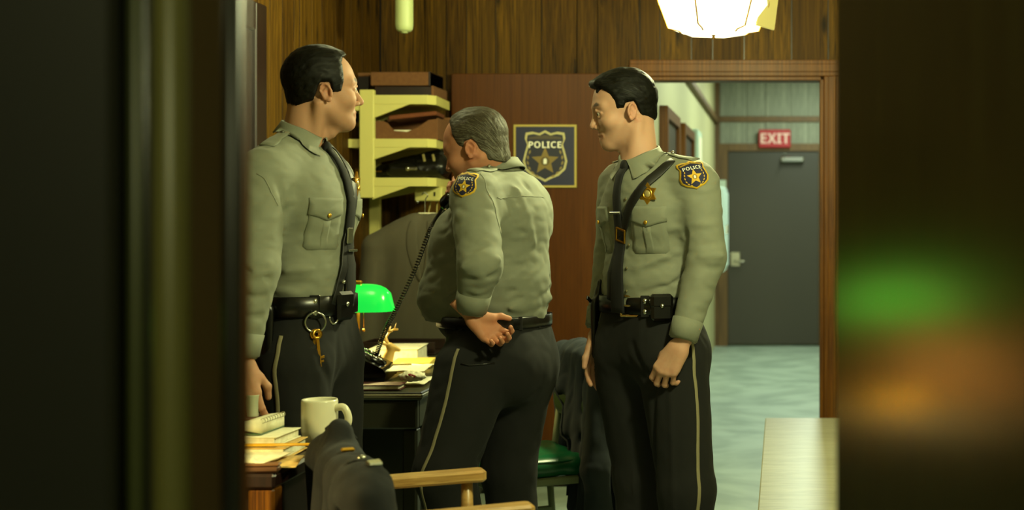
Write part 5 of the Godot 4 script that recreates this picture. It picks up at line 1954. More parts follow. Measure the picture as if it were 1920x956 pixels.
func stand(label: String, px: float, scale: float) -> Who:
	var w := Who.new()
	w.s = scale
	w.px = px
	w.fy = HORIZON + EYE * scale
	var d := FOCAL / scale
	var x := (px - VX) * d / FOCAL
	var turn := atan2(-x, d)
	w.c = cos(turn)
	w.root = thing("person", label, "person", Transform3D(Basis(Vector3.UP, turn), Vector3(x, 0, -d)))
	return w


func sleeve(f: Field, a: Vector3, b: Vector3, c: Vector3, r: Array, n: FastNoiseLite) -> void:
	f.cap(a, b, r[0], r[1], 0.03)
	f.cap(b, c, r[1] * 1.02, r[2], 0.02)
	# end it cleanly at the wrist
	var d := (c - b).normalized()
	f.cap(c + d * 0.1, c + d * 0.1, 0.1, 0.1, 0.003, Vector3.ZERO, 1.0, 1)


# soft creases: lines [a, b, depth, width]; depth > 0 is a groove
func creases(f: Field, list: Array) -> void:
	for e in list:
		f.cap(e[0], e[1], e[2] * 1.45, e[3] * 0.85, 0.0, Vector3.ZERO, 1.0, 2)


func rumple(f: Field, amount: float, sd: int, stretch := Vector3(9, 22, 9)) -> void:
	var n := FastNoiseLite.new()
	n.seed = sd
	n.frequency = 1.0
	n.fractal_octaves = 2
	f.bend(func(p: Vector3) -> float: return amount * (1.0 - 2.0 * absf(n.get_noise_3dv(p * stretch))))


func core_body(out: Dictionary, limbs: Array, tint: Color) -> void:
	# the body under the clothes: joins neck, wrists and ankles into one figure
	var lo := Vector3(9, 9, 9)
	var hi := -lo
	for l in limbs:
		for p in [l[0], l[1]]:
			lo = lo.min(p)
			hi = hi.max(p)
	var f := Field.new(lo - Vector3.ONE * 0.2, hi + Vector3.ONE * 0.2, 0.018)
	for l in limbs:
		f.cap(l[0], l[1], l[2], l[3], 0.03)
	f.net(out, Transform3D.IDENTITY, func(_p): return tint)


func shoe(person: Node3D, ankle: Vector3, dir: Vector3) -> void:
	var f := Field.new(Vector3(-0.08, -0.01, -0.12), Vector3(0.08, 0.15, 0.24), 0.006)
	f.cap(Vector3(0, 0.045, -0.05), Vector3(0, 0.04, 0.12), 0.04, 0.042, 0.02, Vector3.UP, 0.85)
	f.cap(Vector3(0, 0.04, 0.1), Vector3(0, 0.032, 0.18), 0.042, 0.034, 0.02, Vector3.UP, 0.8)
	f.cap(Vector3(0, 0.05, -0.03), Vector3(0, 0.12, -0.02), 0.045, 0.045, 0.02)
	f.cut(Vector3(0, 0.006, 0), Vector3.DOWN)
	f.cut(Vector3(0, 0.125, 0), Vector3.UP)
	var b := frame(Vector3(dir.x, 0, dir.z))
	var o := part("shoe", netted(f), M.leather, person, Transform3D(b, Vector3(ankle.x, 0.0, ankle.z)))
	part("sole", merged([[cbox(Vector3(0.08, 0.014, 0.26), 0.006), moved(Vector3(0, 0.007, 0.05))]]), M.black, o)


func pocket(w: Who, shirt: Field, node: Node3D, xf: Transform3D) -> void:
	var bag := part("pocket", patch(shirt, xf, dense([Vector2(-0.055, 0.055), Vector2(0.055, 0.055), Vector2(0.055, -0.07), Vector2(0.045, -0.08), Vector2(-0.045, -0.08), Vector2(-0.055, -0.07)], 0.014), 0.0015, 4), M.shirt, node)
	part("pocket_flap", patch(shirt, xf, dense([Vector2(-0.058, 0.062), Vector2(0.058, 0.062), Vector2(0.058, 0.018), Vector2(0.03, 0.01), Vector2(0.0, 0.0), Vector2(-0.03, 0.01), Vector2(-0.058, 0.018)], 0.012), 0.004, 4), M.shirt, node)
	part("pleat", patch(shirt, xf, dense([Vector2(-0.012, 0.0), Vector2(0.012, 0.0), Vector2(0.012, -0.078), Vector2(-0.012, -0.078)], 0.014), 0.0028, 2), M.shirt, node)
	var p := shirt.hit(xf * Vector3(0, 0.014, 0.09), -xf.basis.z)
	part("button", ball(0.0065, Vector3(1, 1, 0.5), 10), M.gold, node, Transform3D(xf.basis, p + xf.basis.z * 0.008))


func badge(node: Node3D, xf: Transform3D, size := 0.034) -> void:
	var b := part("badge", prism(star_outline(size, 0.62, 6), 0.005, 0.0015), M.gold, node, xf)
	part("badge_ring", lathe([[0.012, 0.0], [0.0145, 0.003], [0.017, 0.0]], 20), M.gold, b, moved(Vector3(0, 0, 0.0025), Vector3(90, 0, 0)))
	part("badge_seal", lathe([[0.0001, 0.003], [0.008, 0.0025], [0.011, 0.0]], 18), mat(Color(0.82, 0.75, 0.5), 0.3, 0.6), b, moved(Vector3(0, 0, 0.0025), Vector3(90, 0, 0)))


func sleeve_patch(shirt: Field, node: Node3D, xf: Transform3D, tex: Texture2D, sz := Vector2(0.09, 0.1)) -> void:
	var m := mat(Color.WHITE, 0.75)
	m.albedo_texture = tex
	part("shoulder_patch", patch(shirt, xf, dense(shield_outline(sz.x, sz.y), 0.008), 0.0025, 6), m, node)


func look_frame(p: Vector3, out: Vector3, up := Vector3.UP) -> Transform3D:
	var z := out.normalized()
	var x := up.cross(z).normalized()
	return Transform3D(Basis(x, z.cross(x), z), p)


func patch_texture() -> ImageTexture:
	return emblem(Color(0.75, 0.6, 0.12), Color(0.07, 0.07, 0.2), Color(0.78, 0.62, 0.16), Color(0.75, 0.6, 0.12))


func people() -> void:
	var art := patch_texture()
	if only in ["", "right"]:
		officer_right(art)
	if only in ["", "middle"]:
		officer_middle(art)
	if only in ["", "left"]:
		officer_left(art)


func officer_right(art: Texture2D) -> void:
	var w := stand("dark-haired officer with shoulder strap and badge, standing before the doorway", 1235, 600)
	var R := w.root
	var skin := Color(0.48, 0.275, 0.18)
	var fb := frame(Vector3(-0.74, 0, 0.67))
	var l := fb.x
	var f := fb.z
	var waist := w.q(1214, 590, 0.0)
	var chest := w.q(1224, 400, 0.0)
	var B := func(x: float, y: float, z: float) -> Vector3:
		var t := (y - waist.y) / (chest.y - waist.y)
		var c := waist + (chest - waist) * t
		return Vector3(c.x, y, c.z) + l * x + f * z
	var n := FastNoiseLite.new()
	# shirt
	var sf := Field.new(w.q(1075, 700, 0) + Vector3(0, 0, -0.33), w.q(1400, 258, 0) + Vector3(0, 0, 0.36), 0.0075)
	sf.cap(B.call(0, 1.0, 0.0), B.call(0, 1.14, 0.005), 0.152, 0.15, 0.04, f, 0.76)
	sf.cap(B.call(0, 1.18, 0.0), B.call(0, 1.33, 0.0), 0.155, 0.168, 0.05, f, 0.74)
	sf.cap(B.call(-0.115, 1.425, -0.012), B.call(0.115, 1.425, -0.012), 0.082, 0.082, 0.06)
	for s in [-1.0, 1.0]:
		sf.cap(B.call(s * 0.04, 1.51, 0.03), B.call(s * 0.16, 1.468, -0.006), 0.034, 0.046, 0.05)
		sf.ell(B.call(s * 0.07, 1.35, 0.062), Vector3(0.08, 0.085, 0.065), 0.05, fb)
	sf.ell(B.call(0, 1.43, 0.062), Vector3(0.105, 0.095, 0.08), 0.05, fb)
	var lsh: Vector3 = B.call(0.178, 1.442, -0.012)
	var lel := w.q(1322, 478, 0.15)
	var lwr := w.q(1278, 626, 0.2)
	var rsh: Vector3 = B.call(-0.178, 1.442, -0.012)
	var rel := w.q(1146, 480, -0.17)
	var rwr := w.q(1120, 618, -0.1)
	sf.cut(B.call(0, 1.055, 0), Vector3.DOWN)
	sleeve(sf, lsh, lel, lwr, [0.074, 0.06, 0.042], n)
	sleeve(sf, rsh, rel, rwr, [0.074, 0.06, 0.042], n)
	rumple(sf, 0.0032, 4, Vector3(8, 17, 8))
	creases(sf, [
		[w.q(1262, 398, 0.2), w.q(1283, 440, 0.17), 0.012, 0.012], [w.q(1283, 440, 0.17), w.q(1290, 560, 0.12), 0.012, 0.012],
		[w.q(1300, 462, 0.22), w.q(1345, 452, 0.2), 0.007, 0.010], [w.q(1296, 478, 0.22), w.q(1350, 476, 0.2), -0.005, 0.010], [w.q(1294, 494, 0.23), w.q(1345, 500, 0.2), 0.006, 0.010],
		[w.q(1318, 380, 0.23), w.q(1338, 460, 0.22), 0.005, 0.010], [w.q(1300, 520, 0.25), w.q(1335, 540, 0.2), 0.005, 0.010], [w.q(1285, 560, 0.25), w.q(1318, 580, 0.22), 0.004, 0.010],
		[w.q(1190, 470, 0.15), w.q(1270, 440, 0.16), 0.005, 0.012], [w.q(1185, 520, 0.14), w.q(1282, 478, 0.15), 0.006, 0.012], [w.q(1200, 548, 0.14), w.q(1288, 515, 0.13), 0.006, 0.012],
		[w.q(1188, 500, 0.14), w.q(1250, 478, 0.16), -0.004, 0.012], [w.q(1205, 558, 0.13), w.q(1275, 548, 0.13), -0.006, 0.012],
		[w.q(1138, 420, -0.02), w.q(1128, 470, -0.05), 0.006, 0.010], [w.q(1140, 520, 0.03), w.q(1160, 552, 0.06), 0.006, 0.010],
	])
	var shirt := part("shirt", netted(sf), M.shirt, R)
	# trousers
	var tf := Field.new(w.q(1110, 1205, 0) + Vector3(0, 0, -0.25), w.q(1370, 560, 0) + Vector3(0, 0, 0.25), 0.0085)
	tf.cap(B.call(-0.05, 1.04, 0.0), B.call(0.05, 1.04, 0.0), 0.112, 0.112, 0.04, f, 0.95)
	tf.cap(B.call(-0.075, 0.94, -0.01), B.call(0.075, 0.94, -0.01), 0.118, 0.118, 0.05)
	tf.ell(B.call(0.02, 0.92, -0.085), Vector3(0.15, 0.13, 0.085), 0.07, fb)
	var lk := w.q(1286, 905, 0.1)
	var la := w.q(1285, 1165, 0.07)
	var rk := w.q(1200, 905, -0.07)
	var ra := w.q(1205, 1165, -0.09)
	tf.cap(B.call(0.105, 0.9, -0.02), lk, 0.112, 0.086, 0.03)
	tf.cap(lk, la, 0.086, 0.078, 0.03)
	tf.cap(B.call(-0.095, 0.9, 0.0), rk, 0.108, 0.082, 0.03)
	tf.cap(rk, ra, 0.082, 0.076, 0.03)
	rumple(tf, 0.0018, 9, Vector3(14, 8, 14))
	creases(tf, [[w.q(1185, 640, 0.12), w.q(1225, 720, 0.16), 0.008, 0.012], [w.q(1225, 690, 0.16), w.q(1235, 900, 0.1), 0.010, 0.012], [w.q(1165, 660, 0.1), w.q(1210, 700, 0.13), 0.006, 0.012], [w.q(1255, 720, 0.18), w.q(1262, 940, 0.18), -0.006, 0.008], [w.q(1180, 720, 0.05), w.q(1188, 940, 0.02), -0.006, 0.008]])
	tf.cut(Vector3(0, 0.035, 0), Vector3.DOWN)
	tf.cut(B.call(0, 1.09, 0), Vector3.UP)
	var tr := part("trousers", netted(tf), M.trousers, R)
	var sp := spline([w.q(1306, 605, 0.16), w.q(1309, 680, 0.18), w.q(1313, 760, 0.18), w.q(1313, 860, 0.2), w.q(1311, 956, 0.2), w.q(1312, 1060, 0.18), w.q(1312, 1180, 0.18)], 6)
	part("side_stripe", ribbon(tf, sp, 0.011, 0.0015), M.stripe, tr)
	for a in [[la, 1.0], [ra, -1.0]]:
		shoe(R, a[0] - f * 0.0, f)
	# body: head, neck, hands
	var hx := Transform3D(frame(Vector3(-0.97, -0.2, 0.14)), w.q(1170, 206, 0.0))
	var neck := hx.affine_inverse() * (B.call(0, 1.49, 0.055) as Vector3)
	var ho := {"skin": skin, "hair": Color(0.0045, 0.004, 0.003), "jaw": 1.0, "mouth": 0.003, "stubble": 0.14, "neck": 0.047, "nose": 0.001, "seed": 3,
		"line": [[-0.01, 0.036], [0.03, 0.036], [0.052, 0.045], [0.075, 0.062], [0.09, 0.1], [0.1, 0.12]], "top": 0.013, "side": 0.008, "back": 0.012, "quiff": 0.009, "burn": -0.004, "nape": -0.05, "strands": 4000,
		"curl": [[Vector3(0.03, 0.092, 0.068), Vector3(-0.02, 0.097, 0.077), 0.014, 0.013], [Vector3(0.036, 0.086, 0.06), Vector3(0.03, 0.068, 0.073), 0.009, 0.006]]}
	var hf := head_field(ho, neck)
	var bod := pot()
	hf.net(bod, hx, head_tint(ho))
	hand(bod, Transform3D(frame(Vector3(-0.35, 0.25, 0.9), Vector3(-0.55, -0.8, 0.12)), lwr + Vector3(-0.008, -0.018, 0.004)), 1.0, {"curl": [0.55, 0.85, 0.6], "more": [0.0, 0.05, 0.1, 0.15], "thumb": [Vector3(0.036, 0.05, -0.016), Vector3(0.05, 0.076, -0.034), Vector3(0.045, 0.098, -0.05)]}, skin)
	hand(bod, Transform3D(frame(Vector3(-0.55, 0.1, -0.8), Vector3(-0.05, -1.0, 0.05)), rwr + Vector3(0, -0.015, 0)), -1.0, {"curl": [0.3, 0.45, 0.3], "fan": 0.08}, skin)
	core_body(bod, [[lsh, lel, 0.045, 0.038], [lel, lwr, 0.038, 0.024], [rsh, rel, 0.045, 0.038], [rel, rwr, 0.038, 0.024], [lsh, rsh, 0.05, 0.05], [B.call(0, 1.42, -0.02), B.call(0, 1.0, 0), 0.09, 0.09], [B.call(0, 1.5, -0.03), B.call(0, 1.4, -0.02), 0.05, 0.07], [B.call(0.095, 0.93, 0), lk, 0.08, 0.055], [lk, la, 0.055, 0.045], [B.call(-0.095, 0.93, 0), rk, 0.08, 0.055], [rk, ra, 0.055, 0.045]], skin)
	part("body", poured(bod), M.skin, R)
	eyes(R, hx, Vector3(0.0, -0.15, 1.0))
	hair_part(R, ho, hx, hf)
	# shirt details
	var cb := frame(f + Vector3(0, -0.32, 0))
	part("collar", collar(sf, B.call(0, 1.518, 0.06), cb, 0.058, 0.061, 0.034, 0.072), M.shirt, shirt)
	var tie_pts := []
	for i in 16:
		tie_pts.append(sf.hit(B.call(0.0, lerpf(1.5, 1.04, i / 15.0), 0.4), -f, 0.006, 0.5))
	var tw := []
	for i in 16:
		tw.append(lerpf(0.03, 0.058, smoothstep(0, 15, i)))
	var tie := part("tie", ribbon(sf, tie_pts, tw, 0.006, 0.006), M.tie, R)
	part("knot", ball(0.0165, Vector3(1, 1.25, 0.7), 14), M.tie, tie, Transform3D(fb, sf.hit(B.call(0, 1.5, 0.4), -f, 0.01, 0.5)))
	var tc := sf.hit(B.call(0, 1.357, 0.4), -f, 0.014, 0.5)
	part("tie_clip", cbox(Vector3(0.05, 0.007, 0.004), 0.001), M.chrome, tie, Transform3D(fb, tc + f * 0.004))
	for y in [1.4, 1.33, 1.26, 1.19, 1.12]:
		part("button", ball(0.005, Vector3(1, 1, 0.5), 8), mat(Color(0.4, 0.38, 0.28), 0.4), shirt, Transform3D(fb, sf.hit(B.call(0.035, y, 0.4), -f, 0.003, 0.5)))
	pocket(w, sf, shirt, look_frame(B.call(0.1, 1.315, 0.1), f + l * 0.4))
	pocket(w, sf, shirt, look_frame(B.call(-0.1, 1.315, 0.1), f - l * 0.4))
	for s in [1.0, -1.0]:
		var e0: Vector3 = B.call(s * 0.08, 1.55, 0.015)
		var e1: Vector3 = B.call(s * 0.18, 1.52, 0.0)
		var ep := []
		for i in 7:
			ep.append(e0.lerp(e1, i / 6.0))
		part("epaulette", ribbon(sf, ep, [0.03, 0.034, 0.037, 0.04, 0.043, 0.046, 0.046], 0.004, 0.002), M.shirt, shirt)
		part("button", ball(0.007, Vector3.ONE, 10), M.chrome, shirt, moved(sf.snap(e0.lerp(e1, 0.12), 0.008)))
	var bp := sf.hit(B.call(0.105, 1.415, 0.4), -f, 0.006, 0.5)
	badge(shirt, look_frame(bp, f + l * 0.3), 0.034)
	var pa := w.q(1299, 330, 0.4)
	sleeve_patch(sf, shirt, look_frame(sf.hit(pa, Vector3(0, 0, -1)), Vector3(0.25, 0.2, 1), Vector3(-0.14, 1, 0)), art, Vector2(0.083, 0.092))
	# the strap across the chest
	var strap := []
	for i in 22:
		var t := i / 21.0
		var xs := [0.13, 0.085, 0.04, -0.005, -0.03, -0.04]
		var k := mini(int(t * 5), 4)
		strap.append(sf.hit(B.call(lerpf(xs[k], xs[k + 1], t * 5 - k), lerpf(1.515, 1.09, t), 0.4), -f, 0.004, 0.5))
	var sm := part("shoulder_strap", ribbon(sf, strap, 0.029, 0.003, 0.008), M.strap, R)
	part("strap_buckle", merged([[cbox(Vector3(0.036, 0.006, 0.005), 0.001), moved(Vector3(0, 0.02, 0))], [cbox(Vector3(0.036, 0.006, 0.005), 0.001), moved(Vector3(0, -0.02, 0))], [cbox(Vector3(0.006, 0.044, 0.005), 0.001), moved(Vector3(0.017, 0, 0))], [cbox(Vector3(0.006, 0.044, 0.005), 0.001), moved(Vector3(-0.017, 0, 0))]]), M.brass, sm, look_frame(sf.snap(strap[11], 0.015), sf.grad(strap[11]), l * 0.3 + Vector3.UP))
	part("cuff", ribbon_loop(sf, lel, lwr, 0.043), M.shirt, shirt)
	part("cuff", ribbon_loop(sf, rel, rwr, 0.043), M.shirt, shirt)
	duty_belt(w, [tf], B.call(0, 1.075, 0), fb, R, [[1.08, "pouch"], [0.78, "snaps"], [1.75, "keys"], [-1.2, "holster"]], 0.054, 0.36)


func duty_belt(_w: Who, fields: Array, c: Vector3, fb: Basis, R: Node3D, items: Array, wide := 0.054, buckle := 0.0) -> void:
	var belt := part("belt", belt_ring(fields, c, fb, -wide / 2, wide / 2, 0.008), M.leather, R)
	var bx := belt_spot(fields, c, fb, 0.0, buckle, 0.012)
	part("buckle", merged([[cbox(Vector3(0.062, 0.008, 0.006), 0.002), moved(Vector3(0, 0.03, 0))], [cbox(Vector3(0.062, 0.008, 0.006), 0.002), moved(Vector3(0, -0.03, 0))], [cbox(Vector3(0.008, 0.066, 0.006), 0.002), moved(Vector3(0.029, 0, 0))], [cbox(Vector3(0.008, 0.066, 0.006), 0.002), moved(Vector3(-0.029, 0, 0))], [cbox(Vector3(0.05, 0.006, 0.006), 0.002), moved(Vector3(0, 0, 0.003))]]), mat(Color(0.8, 0.72, 0.5), 0.25, 1.0), belt, bx)
	for it in items:
		var x := belt_spot(fields, c, fb, 0.0, it[0], 0.012)
		match it[1]:
			"pouch":
				var p := part("pouch", cbox(Vector3(0.066, 0.078, 0.028), 0.008), M.leather, belt, x * moved(Vector3(0, -0.003, 0.012)))
				part("pouch_flap", cbox(Vector3(0.07, 0.044, 0.033), 0.009), M.leather, p, moved(Vector3(0, 0.02, 0.0)))
				part("snap", lathe([[0.0001, 0.004], [0.005, 0.003], [0.007, 0.0]], 12), M.chrome, p, moved(Vector3(0, 0.006, 0.0165), Vector3(90, 0, 0)))
			"snaps":
				var p := part("keeper", cbox(Vector3(0.028, 0.066, 0.006), 0.002), M.leather, belt, x)
				for y in [-0.016, 0.016]:
					part("snap", lathe([[0.0001, 0.005], [0.006, 0.0035], [0.0085, 0.0]], 12), M.chrome, p, moved(Vector3(0, y, 0.003), Vector3(90, 0, 0)))
			"keys":
				key_ring(belt, x * moved(Vector3(0, -0.01, 0.008)), 0.022)
			"bigkeys":
				key_ring(belt, x * Transform3D(Basis.from_scale(Vector3.ONE * 1.35), Vector3(0, -0.014, 0.014)), 0.02)
			"ring":
				var ring := []
				for i in 13:
					var a := PI * i / 12
					ring.append(Vector3(cos(a) * 0.014, -sin(a) * 0.022, 0))
				part("hook", tube(ring, 0.0035, 8), M.chrome, belt, x * moved(Vector3(0, -0.028, 0.004)))
			"holster":
				var f := Field.new(Vector3(-0.06, -0.27, -0.05), Vector3(0.08, 0.12, 0.06), 0.005)
				f.cap(Vector3(0.0, 0.0, 0), Vector3(0.012, -0.19, 0), 0.04, 0.022, 0.02, Vector3(0, 0, 1), 0.55)
				f.cap(Vector3(0.005, 0.0, 0), Vector3(-0.015, 0.055, 0), 0.018, 0.016, 0.012)
				f.cap(Vector3(-0.015, 0.055, 0), Vector3(-0.03, 0.085, 0), 0.017, 0.02, 0.01, Vector3(0, 0, 1), 0.7)
				var hl := part("holster", netted(f), M.leather, belt, x * Transform3D(Basis.from_scale(Vector3.ONE * 0.8), Vector3(0, -0.01, 0.018)))
				part("holster_strap", cbox(Vector3(0.1, 0.016, 0.006), 0.002), M.leather, hl, moved(Vector3(0, 0.01, 0.022), Vector3(0, 0, 30)))
				part("snap", ball(0.006, Vector3(1, 1, 0.5), 10), M.chrome, hl, moved(Vector3(0.01, 0.015, 0.027)))


func key_ring(parent: Node3D, xf: Transform3D, r: float) -> void:
	var ring := []
	for i in 25:
		var a := TAU * i / 24
		ring.append(Vector3(sin(a) * r, -r + cos(a) * r, 0))
	var k := part("key_ring", tube(ring, 0.0022, 6), M.chrome, parent, xf)
	for j in 2:
		var rot := Vector3(0, 20 * j, -8 + 14 * j)
		var key := merged([[lathe([[0.005, -0.0015], [0.011, -0.0015], [0.011, 0.0015], [0.005, 0.0015], [0.005, -0.0015]], 14), moved(Vector3(0, 0, 0), Vector3(90, 0, 0))], [cbox(Vector3(0.0065, 0.06, 0.003), 0.001), moved(Vector3(0, -0.038, 0))], [cbox(Vector3(0.01, 0.006, 0.003), 0.001), moved(Vector3(0.006, -0.048, 0))], [cbox(Vector3(0.008, 0.005, 0.003), 0.001), moved(Vector3(0.005, -0.056, 0))]])
		part("key", key, M.brass, k, moved(Vector3(0.003 * j, -2 * r - 0.004, 0.003 * j), rot))


func officer_middle(art: Texture2D) -> void:
	var w := stand("heavyset grey-haired officer on the telephone, hand on hip, seen from behind", 930, 560)
	var R := w.root
	var skin := Color(0.42, 0.19, 0.105)
	var fb := frame(Vector3(-0.88, 0, -0.47))
	var l := fb.x
	var f := fb.z
	var waist := w.q(943, 612, 0.0)
	var chest := w.q(938, 400, 0.0)
	var B := func(x: float, y: float, z: float) -> Vector3:
		var t := (y - waist.y) / (chest.y - waist.y)
		var c := waist + (chest - waist) * t
		return Vector3(c.x, y, c.z) + l * x + f * z
	var n := FastNoiseLite.new()
	var sf := Field.new(w.q(765, 650, 0) + Vector3(0, 0, -0.38), w.q(1060, 278, 0) + Vector3(0, 0, 0.42), 0.0075)
	sf.cap(B.call(0, 0.97, 0.01), B.call(0, 1.12, 0.01), 0.165, 0.17, 0.05, f, 0.9)
	sf.ell(B.call(0, 1.08, 0.135), Vector3(0.165, 0.15, 0.16), 0.06, fb)
	sf.ell(B.call(0, 1.24, 0.11), Vector3(0.155, 0.16, 0.14), 0.06, fb)
	sf.cap(B.call(0, 1.15, 0.0), B.call(0, 1.3, -0.005), 0.172, 0.175, 0.06, f, 0.86)
	sf.cap(B.call(-0.12, 1.375, -0.01), B.call(0.12, 1.375, -0.01), 0.1, 0.1, 0.07)
	sf.ell(B.call(0, 1.36, -0.06), Vector3(0.15, 0.13, 0.09), 0.06, fb)
	for s in [-1.0, 1.0]:
		sf.cap(B.call(s * 0.05, 1.47, 0.02), B.call(s * 0.165, 1.415, 0.005), 0.05, 0.055, 0.06)
	var lsh := w.q(893, 368, 0.17)
	var lel := w.q(902, 492, 0.285)
	var lwr := w.q(886, 572, 0.24)
	var rsh: Vector3 = B.call(-0.19, 1.4, 0.01)
	var rel := w.q(900, 470, -0.33)
	var rwr := w.q(892, 398, -0.22)
	sf.cut(B.call(0, 0.995, 0), Vector3.DOWN)
	sleeve(sf, lsh, lel, lwr, [0.082, 0.07, 0.047], n)
	sleeve(sf, rsh, rel, rwr, [0.078, 0.066, 0.046], n)
	rumple(sf, 0.0034, 14, Vector3(8, 14, 8))
	creases(sf, [
		# armhole and the long folds down the back
		[w.q(925, 330, 0.24), w.q(945, 420, 0.24), 0.010, 0.012], [w.q(945, 420, 0.22), w.q(938, 520, 0.2), 0.014, 0.013],
		[w.q(948, 345, 0.2), w.q(978, 480, 0.18), 0.006, 0.013], [w.q(962, 330, 0.17), w.q(1000, 455, 0.12), -0.006, 0.013], [w.q(980, 335, 0.12), w.q(1012, 440, 0.05), 0.005, 0.012],
		[w.q(955, 300, 0.1), w.q(915, 325, 0.2), 0.005, 0.010], [w.q(945, 310, 0.15), w.q(905, 335, 0.2), -0.004, 0.010],
		[w.q(965, 435, 0.2), w.q(1025, 432, 0.0), 0.006, 0.011], [w.q(950, 500, 0.2), w.q(1030, 478, 0.0), 0.005, 0.013], [w.q(940, 545, 0.2), w.q(1030, 520, 0.0), 0.006, 0.013],
		[w.q(945, 522, 0.2), w.q(1020, 500, 0.02), -0.004, 0.012], [w.q(945, 575, 0.2), w.q(1035, 560, 0.0), -0.010, 0.015], [w.q(950, 560, 0.2), w.q(1035, 540, 0.0), 0.005, 0.012],
		# elbow bunching
		[w.q(850, 430, 0.33), w.q(890, 415, 0.36), 0.008, 0.012], [w.q(850, 448, 0.34), w.q(900, 440, 0.36), -0.006, 0.011], [w.q(850, 470, 0.35), w.q(935, 450, 0.33), 0.007, 0.012],
		[w.q(848, 500, 0.35), w.q(940, 480, 0.33), -0.007, 0.012], [w.q(850, 520, 0.34), w.q(945, 505, 0.33), 0.007, 0.012], [w.q(855, 545, 0.32), w.q(925, 545, 0.3), 0.005, 0.011],
	])
	var shirt := part("shirt", netted(sf), M.shirt, R)
	# trousers
	var tf := Field.new(w.q(755, 1150, 0) + Vector3(0, 0, -0.3), w.q(1075, 580, 0) + Vector3(0, 0, 0.34), 0.0085)
	tf.cap(B.call(-0.05, 0.985, 0.01), B.call(0.05, 0.985, 0.01), 0.138, 0.138, 0.04)
	tf.ell(B.call(0, 0.99, 0.09), Vector3(0.15, 0.07, 0.13), 0.05, fb)
	tf.cap(B.call(-0.07, 0.87, -0.015), B.call(0.07, 0.87, -0.015), 0.138, 0.138, 0.05)
	tf.ell(B.call(0.0, 0.84, -0.07), Vector3(0.15, 0.12, 0.09), 0.05, fb)
	var lk := w.q(838, 862, 0.18)
	var la := w.q(892, 1112, 0.16)
	var rk := w.q(954, 885, -0.04)
	var ra := w.q(975, 1112, -0.08)
	tf.cap(w.q(888, 690, 0.1), lk, 0.128, 0.096, 0.04)
	tf.cap(lk, la, 0.096, 0.08, 0.03)
	tf.cap(w.q(972, 710, -0.05), rk, 0.12, 0.09, 0.04)
	tf.cap(rk, ra, 0.09, 0.082, 0.03)
	rumple(tf, 0.002, 19, Vector3(10, 8, 10))
	creases(tf, [[w.q(1010, 730, 0.1), w.q(900, 840, 0.2), 0.012, 0.013], [w.q(1000, 745, 0.12), w.q(925, 860, 0.2), -0.006, 0.013], [w.q(1030, 740, 0.05), w.q(960, 760, 0.2), 0.008, 0.012], [w.q(960, 770, 0.2), w.q(905, 860, 0.2), 0.008, 0.014], [w.q(800, 880, 0.26), w.q(880, 855, 0.28), 0.008, 0.014], [w.q(905, 870, 0.15), w.q(920, 950, 0.1), 0.008, 0.014]])
	tf.cut(Vector3(0, 0.035, 0), Vector3.DOWN)
	tf.cut(B.call(0, 1.012, 0), Vector3.UP)
	var tr := part("trousers", netted(tf), M.trousers, R)
	part("side_stripe", ribbon(tf, spline([w.q(845, 622, 0.24), w.q(836, 670, 0.26), w.q(826, 720, 0.28), w.q(813, 770, 0.29), w.q(800, 815, 0.29), w.q(786, 862, 0.28), w.q(788, 893, 0.26), w.q(812, 935, 0.22), w.q(830, 990, 0.2), w.q(845, 1060, 0.2), w.q(852, 1120, 0.2)], 6), 0.011, 0.0015), M.stripe, tr)
	part("back_pocket", ribbon(tf, [w.q(862, 664, 0.24), w.q(880, 668, 0.25), w.q(905, 668, 0.25), w.q(930, 666, 0.24)], 0.005, 0.002), M.black, tr)
	shoe(R, la, f)
	shoe(R, ra, f)
	# body
	var hx := Transform3D(frame(Vector3(-0.9, -0.34, -0.36)).scaled(Vector3.ONE * 1.07), w.q(892, 278, 0.02))
	var neck := hx.affine_inverse() * (B.call(0, 1.45, 0.02) as Vector3)
	var ho := {"skin": skin, "hair": Color(0.055, 0.045, 0.028), "jaw": 1.16, "mouth": 0.0, "stubble": 0.1, "neck": 0.062, "nose": 0.0, "seed": 8, "chin2": 1.0, "grey": 0.6, "brow": 0.4,
		"line": [[-0.01, 0.03], [0.03, 0.034], [0.05, 0.038], [0.075, 0.036], [0.1, 0.045], [0.13, 0.055]], "top": 0.007, "side": 0.008, "back": 0.013, "quiff": 0.0, "burn": -0.012, "nape": -0.085, "strands": 5200}
	var hf := head_field(ho, neck)
	var bod := pot()
	hf.net(bod, hx, head_tint(ho))
	hand(bod, Transform3D(frame(Vector3(-0.3, -0.2, -0.92), Vector3(0.72, -0.66, 0.12)), lwr + Vector3(0.004, -0.016, 0.0)), 1.0, {"curl": [0.75, 0.95, 0.6], "thumb": [Vector3(0.036, 0.045, -0.01), Vector3(0.06, 0.066, -0.012), Vector3(0.074, 0.09, -0.014)]}, skin * 1.15)
	hand(bod, Transform3D(frame(Vector3(0.3, 0.2, -0.92), Vector3(-0.5, 0.85, 0.05)), rwr + Vector3(-0.008, 0.012, 0.0)), -1.0, {"curl": [0.9, 1.0, 0.6]}, skin)
	core_body(bod, [[lsh, lel, 0.05, 0.042], [lel, lwr, 0.042, 0.026], [rsh, rel, 0.05, 0.042], [rel, rwr, 0.042, 0.026], [lsh, rsh, 0.055, 0.055], [B.call(0, 1.4, 0.0), B.call(0, 1.0, 0.02), 0.11, 0.11], [B.call(0, 1.45, 0.02), B.call(0, 1.38, 0), 0.06, 0.08], [w.q(892, 690, 0.1), lk, 0.09, 0.065], [lk, la, 0.065, 0.045], [w.q(970, 710, -0.05), rk, 0.09, 0.065], [rk, ra, 0.065, 0.045]], skin)
	part("body", poured(bod), M.skin, R)
	eyes(R, hx, Vector3(0.0, -0.1, 1.0))
	hair_part(R, ho, hx, hf)
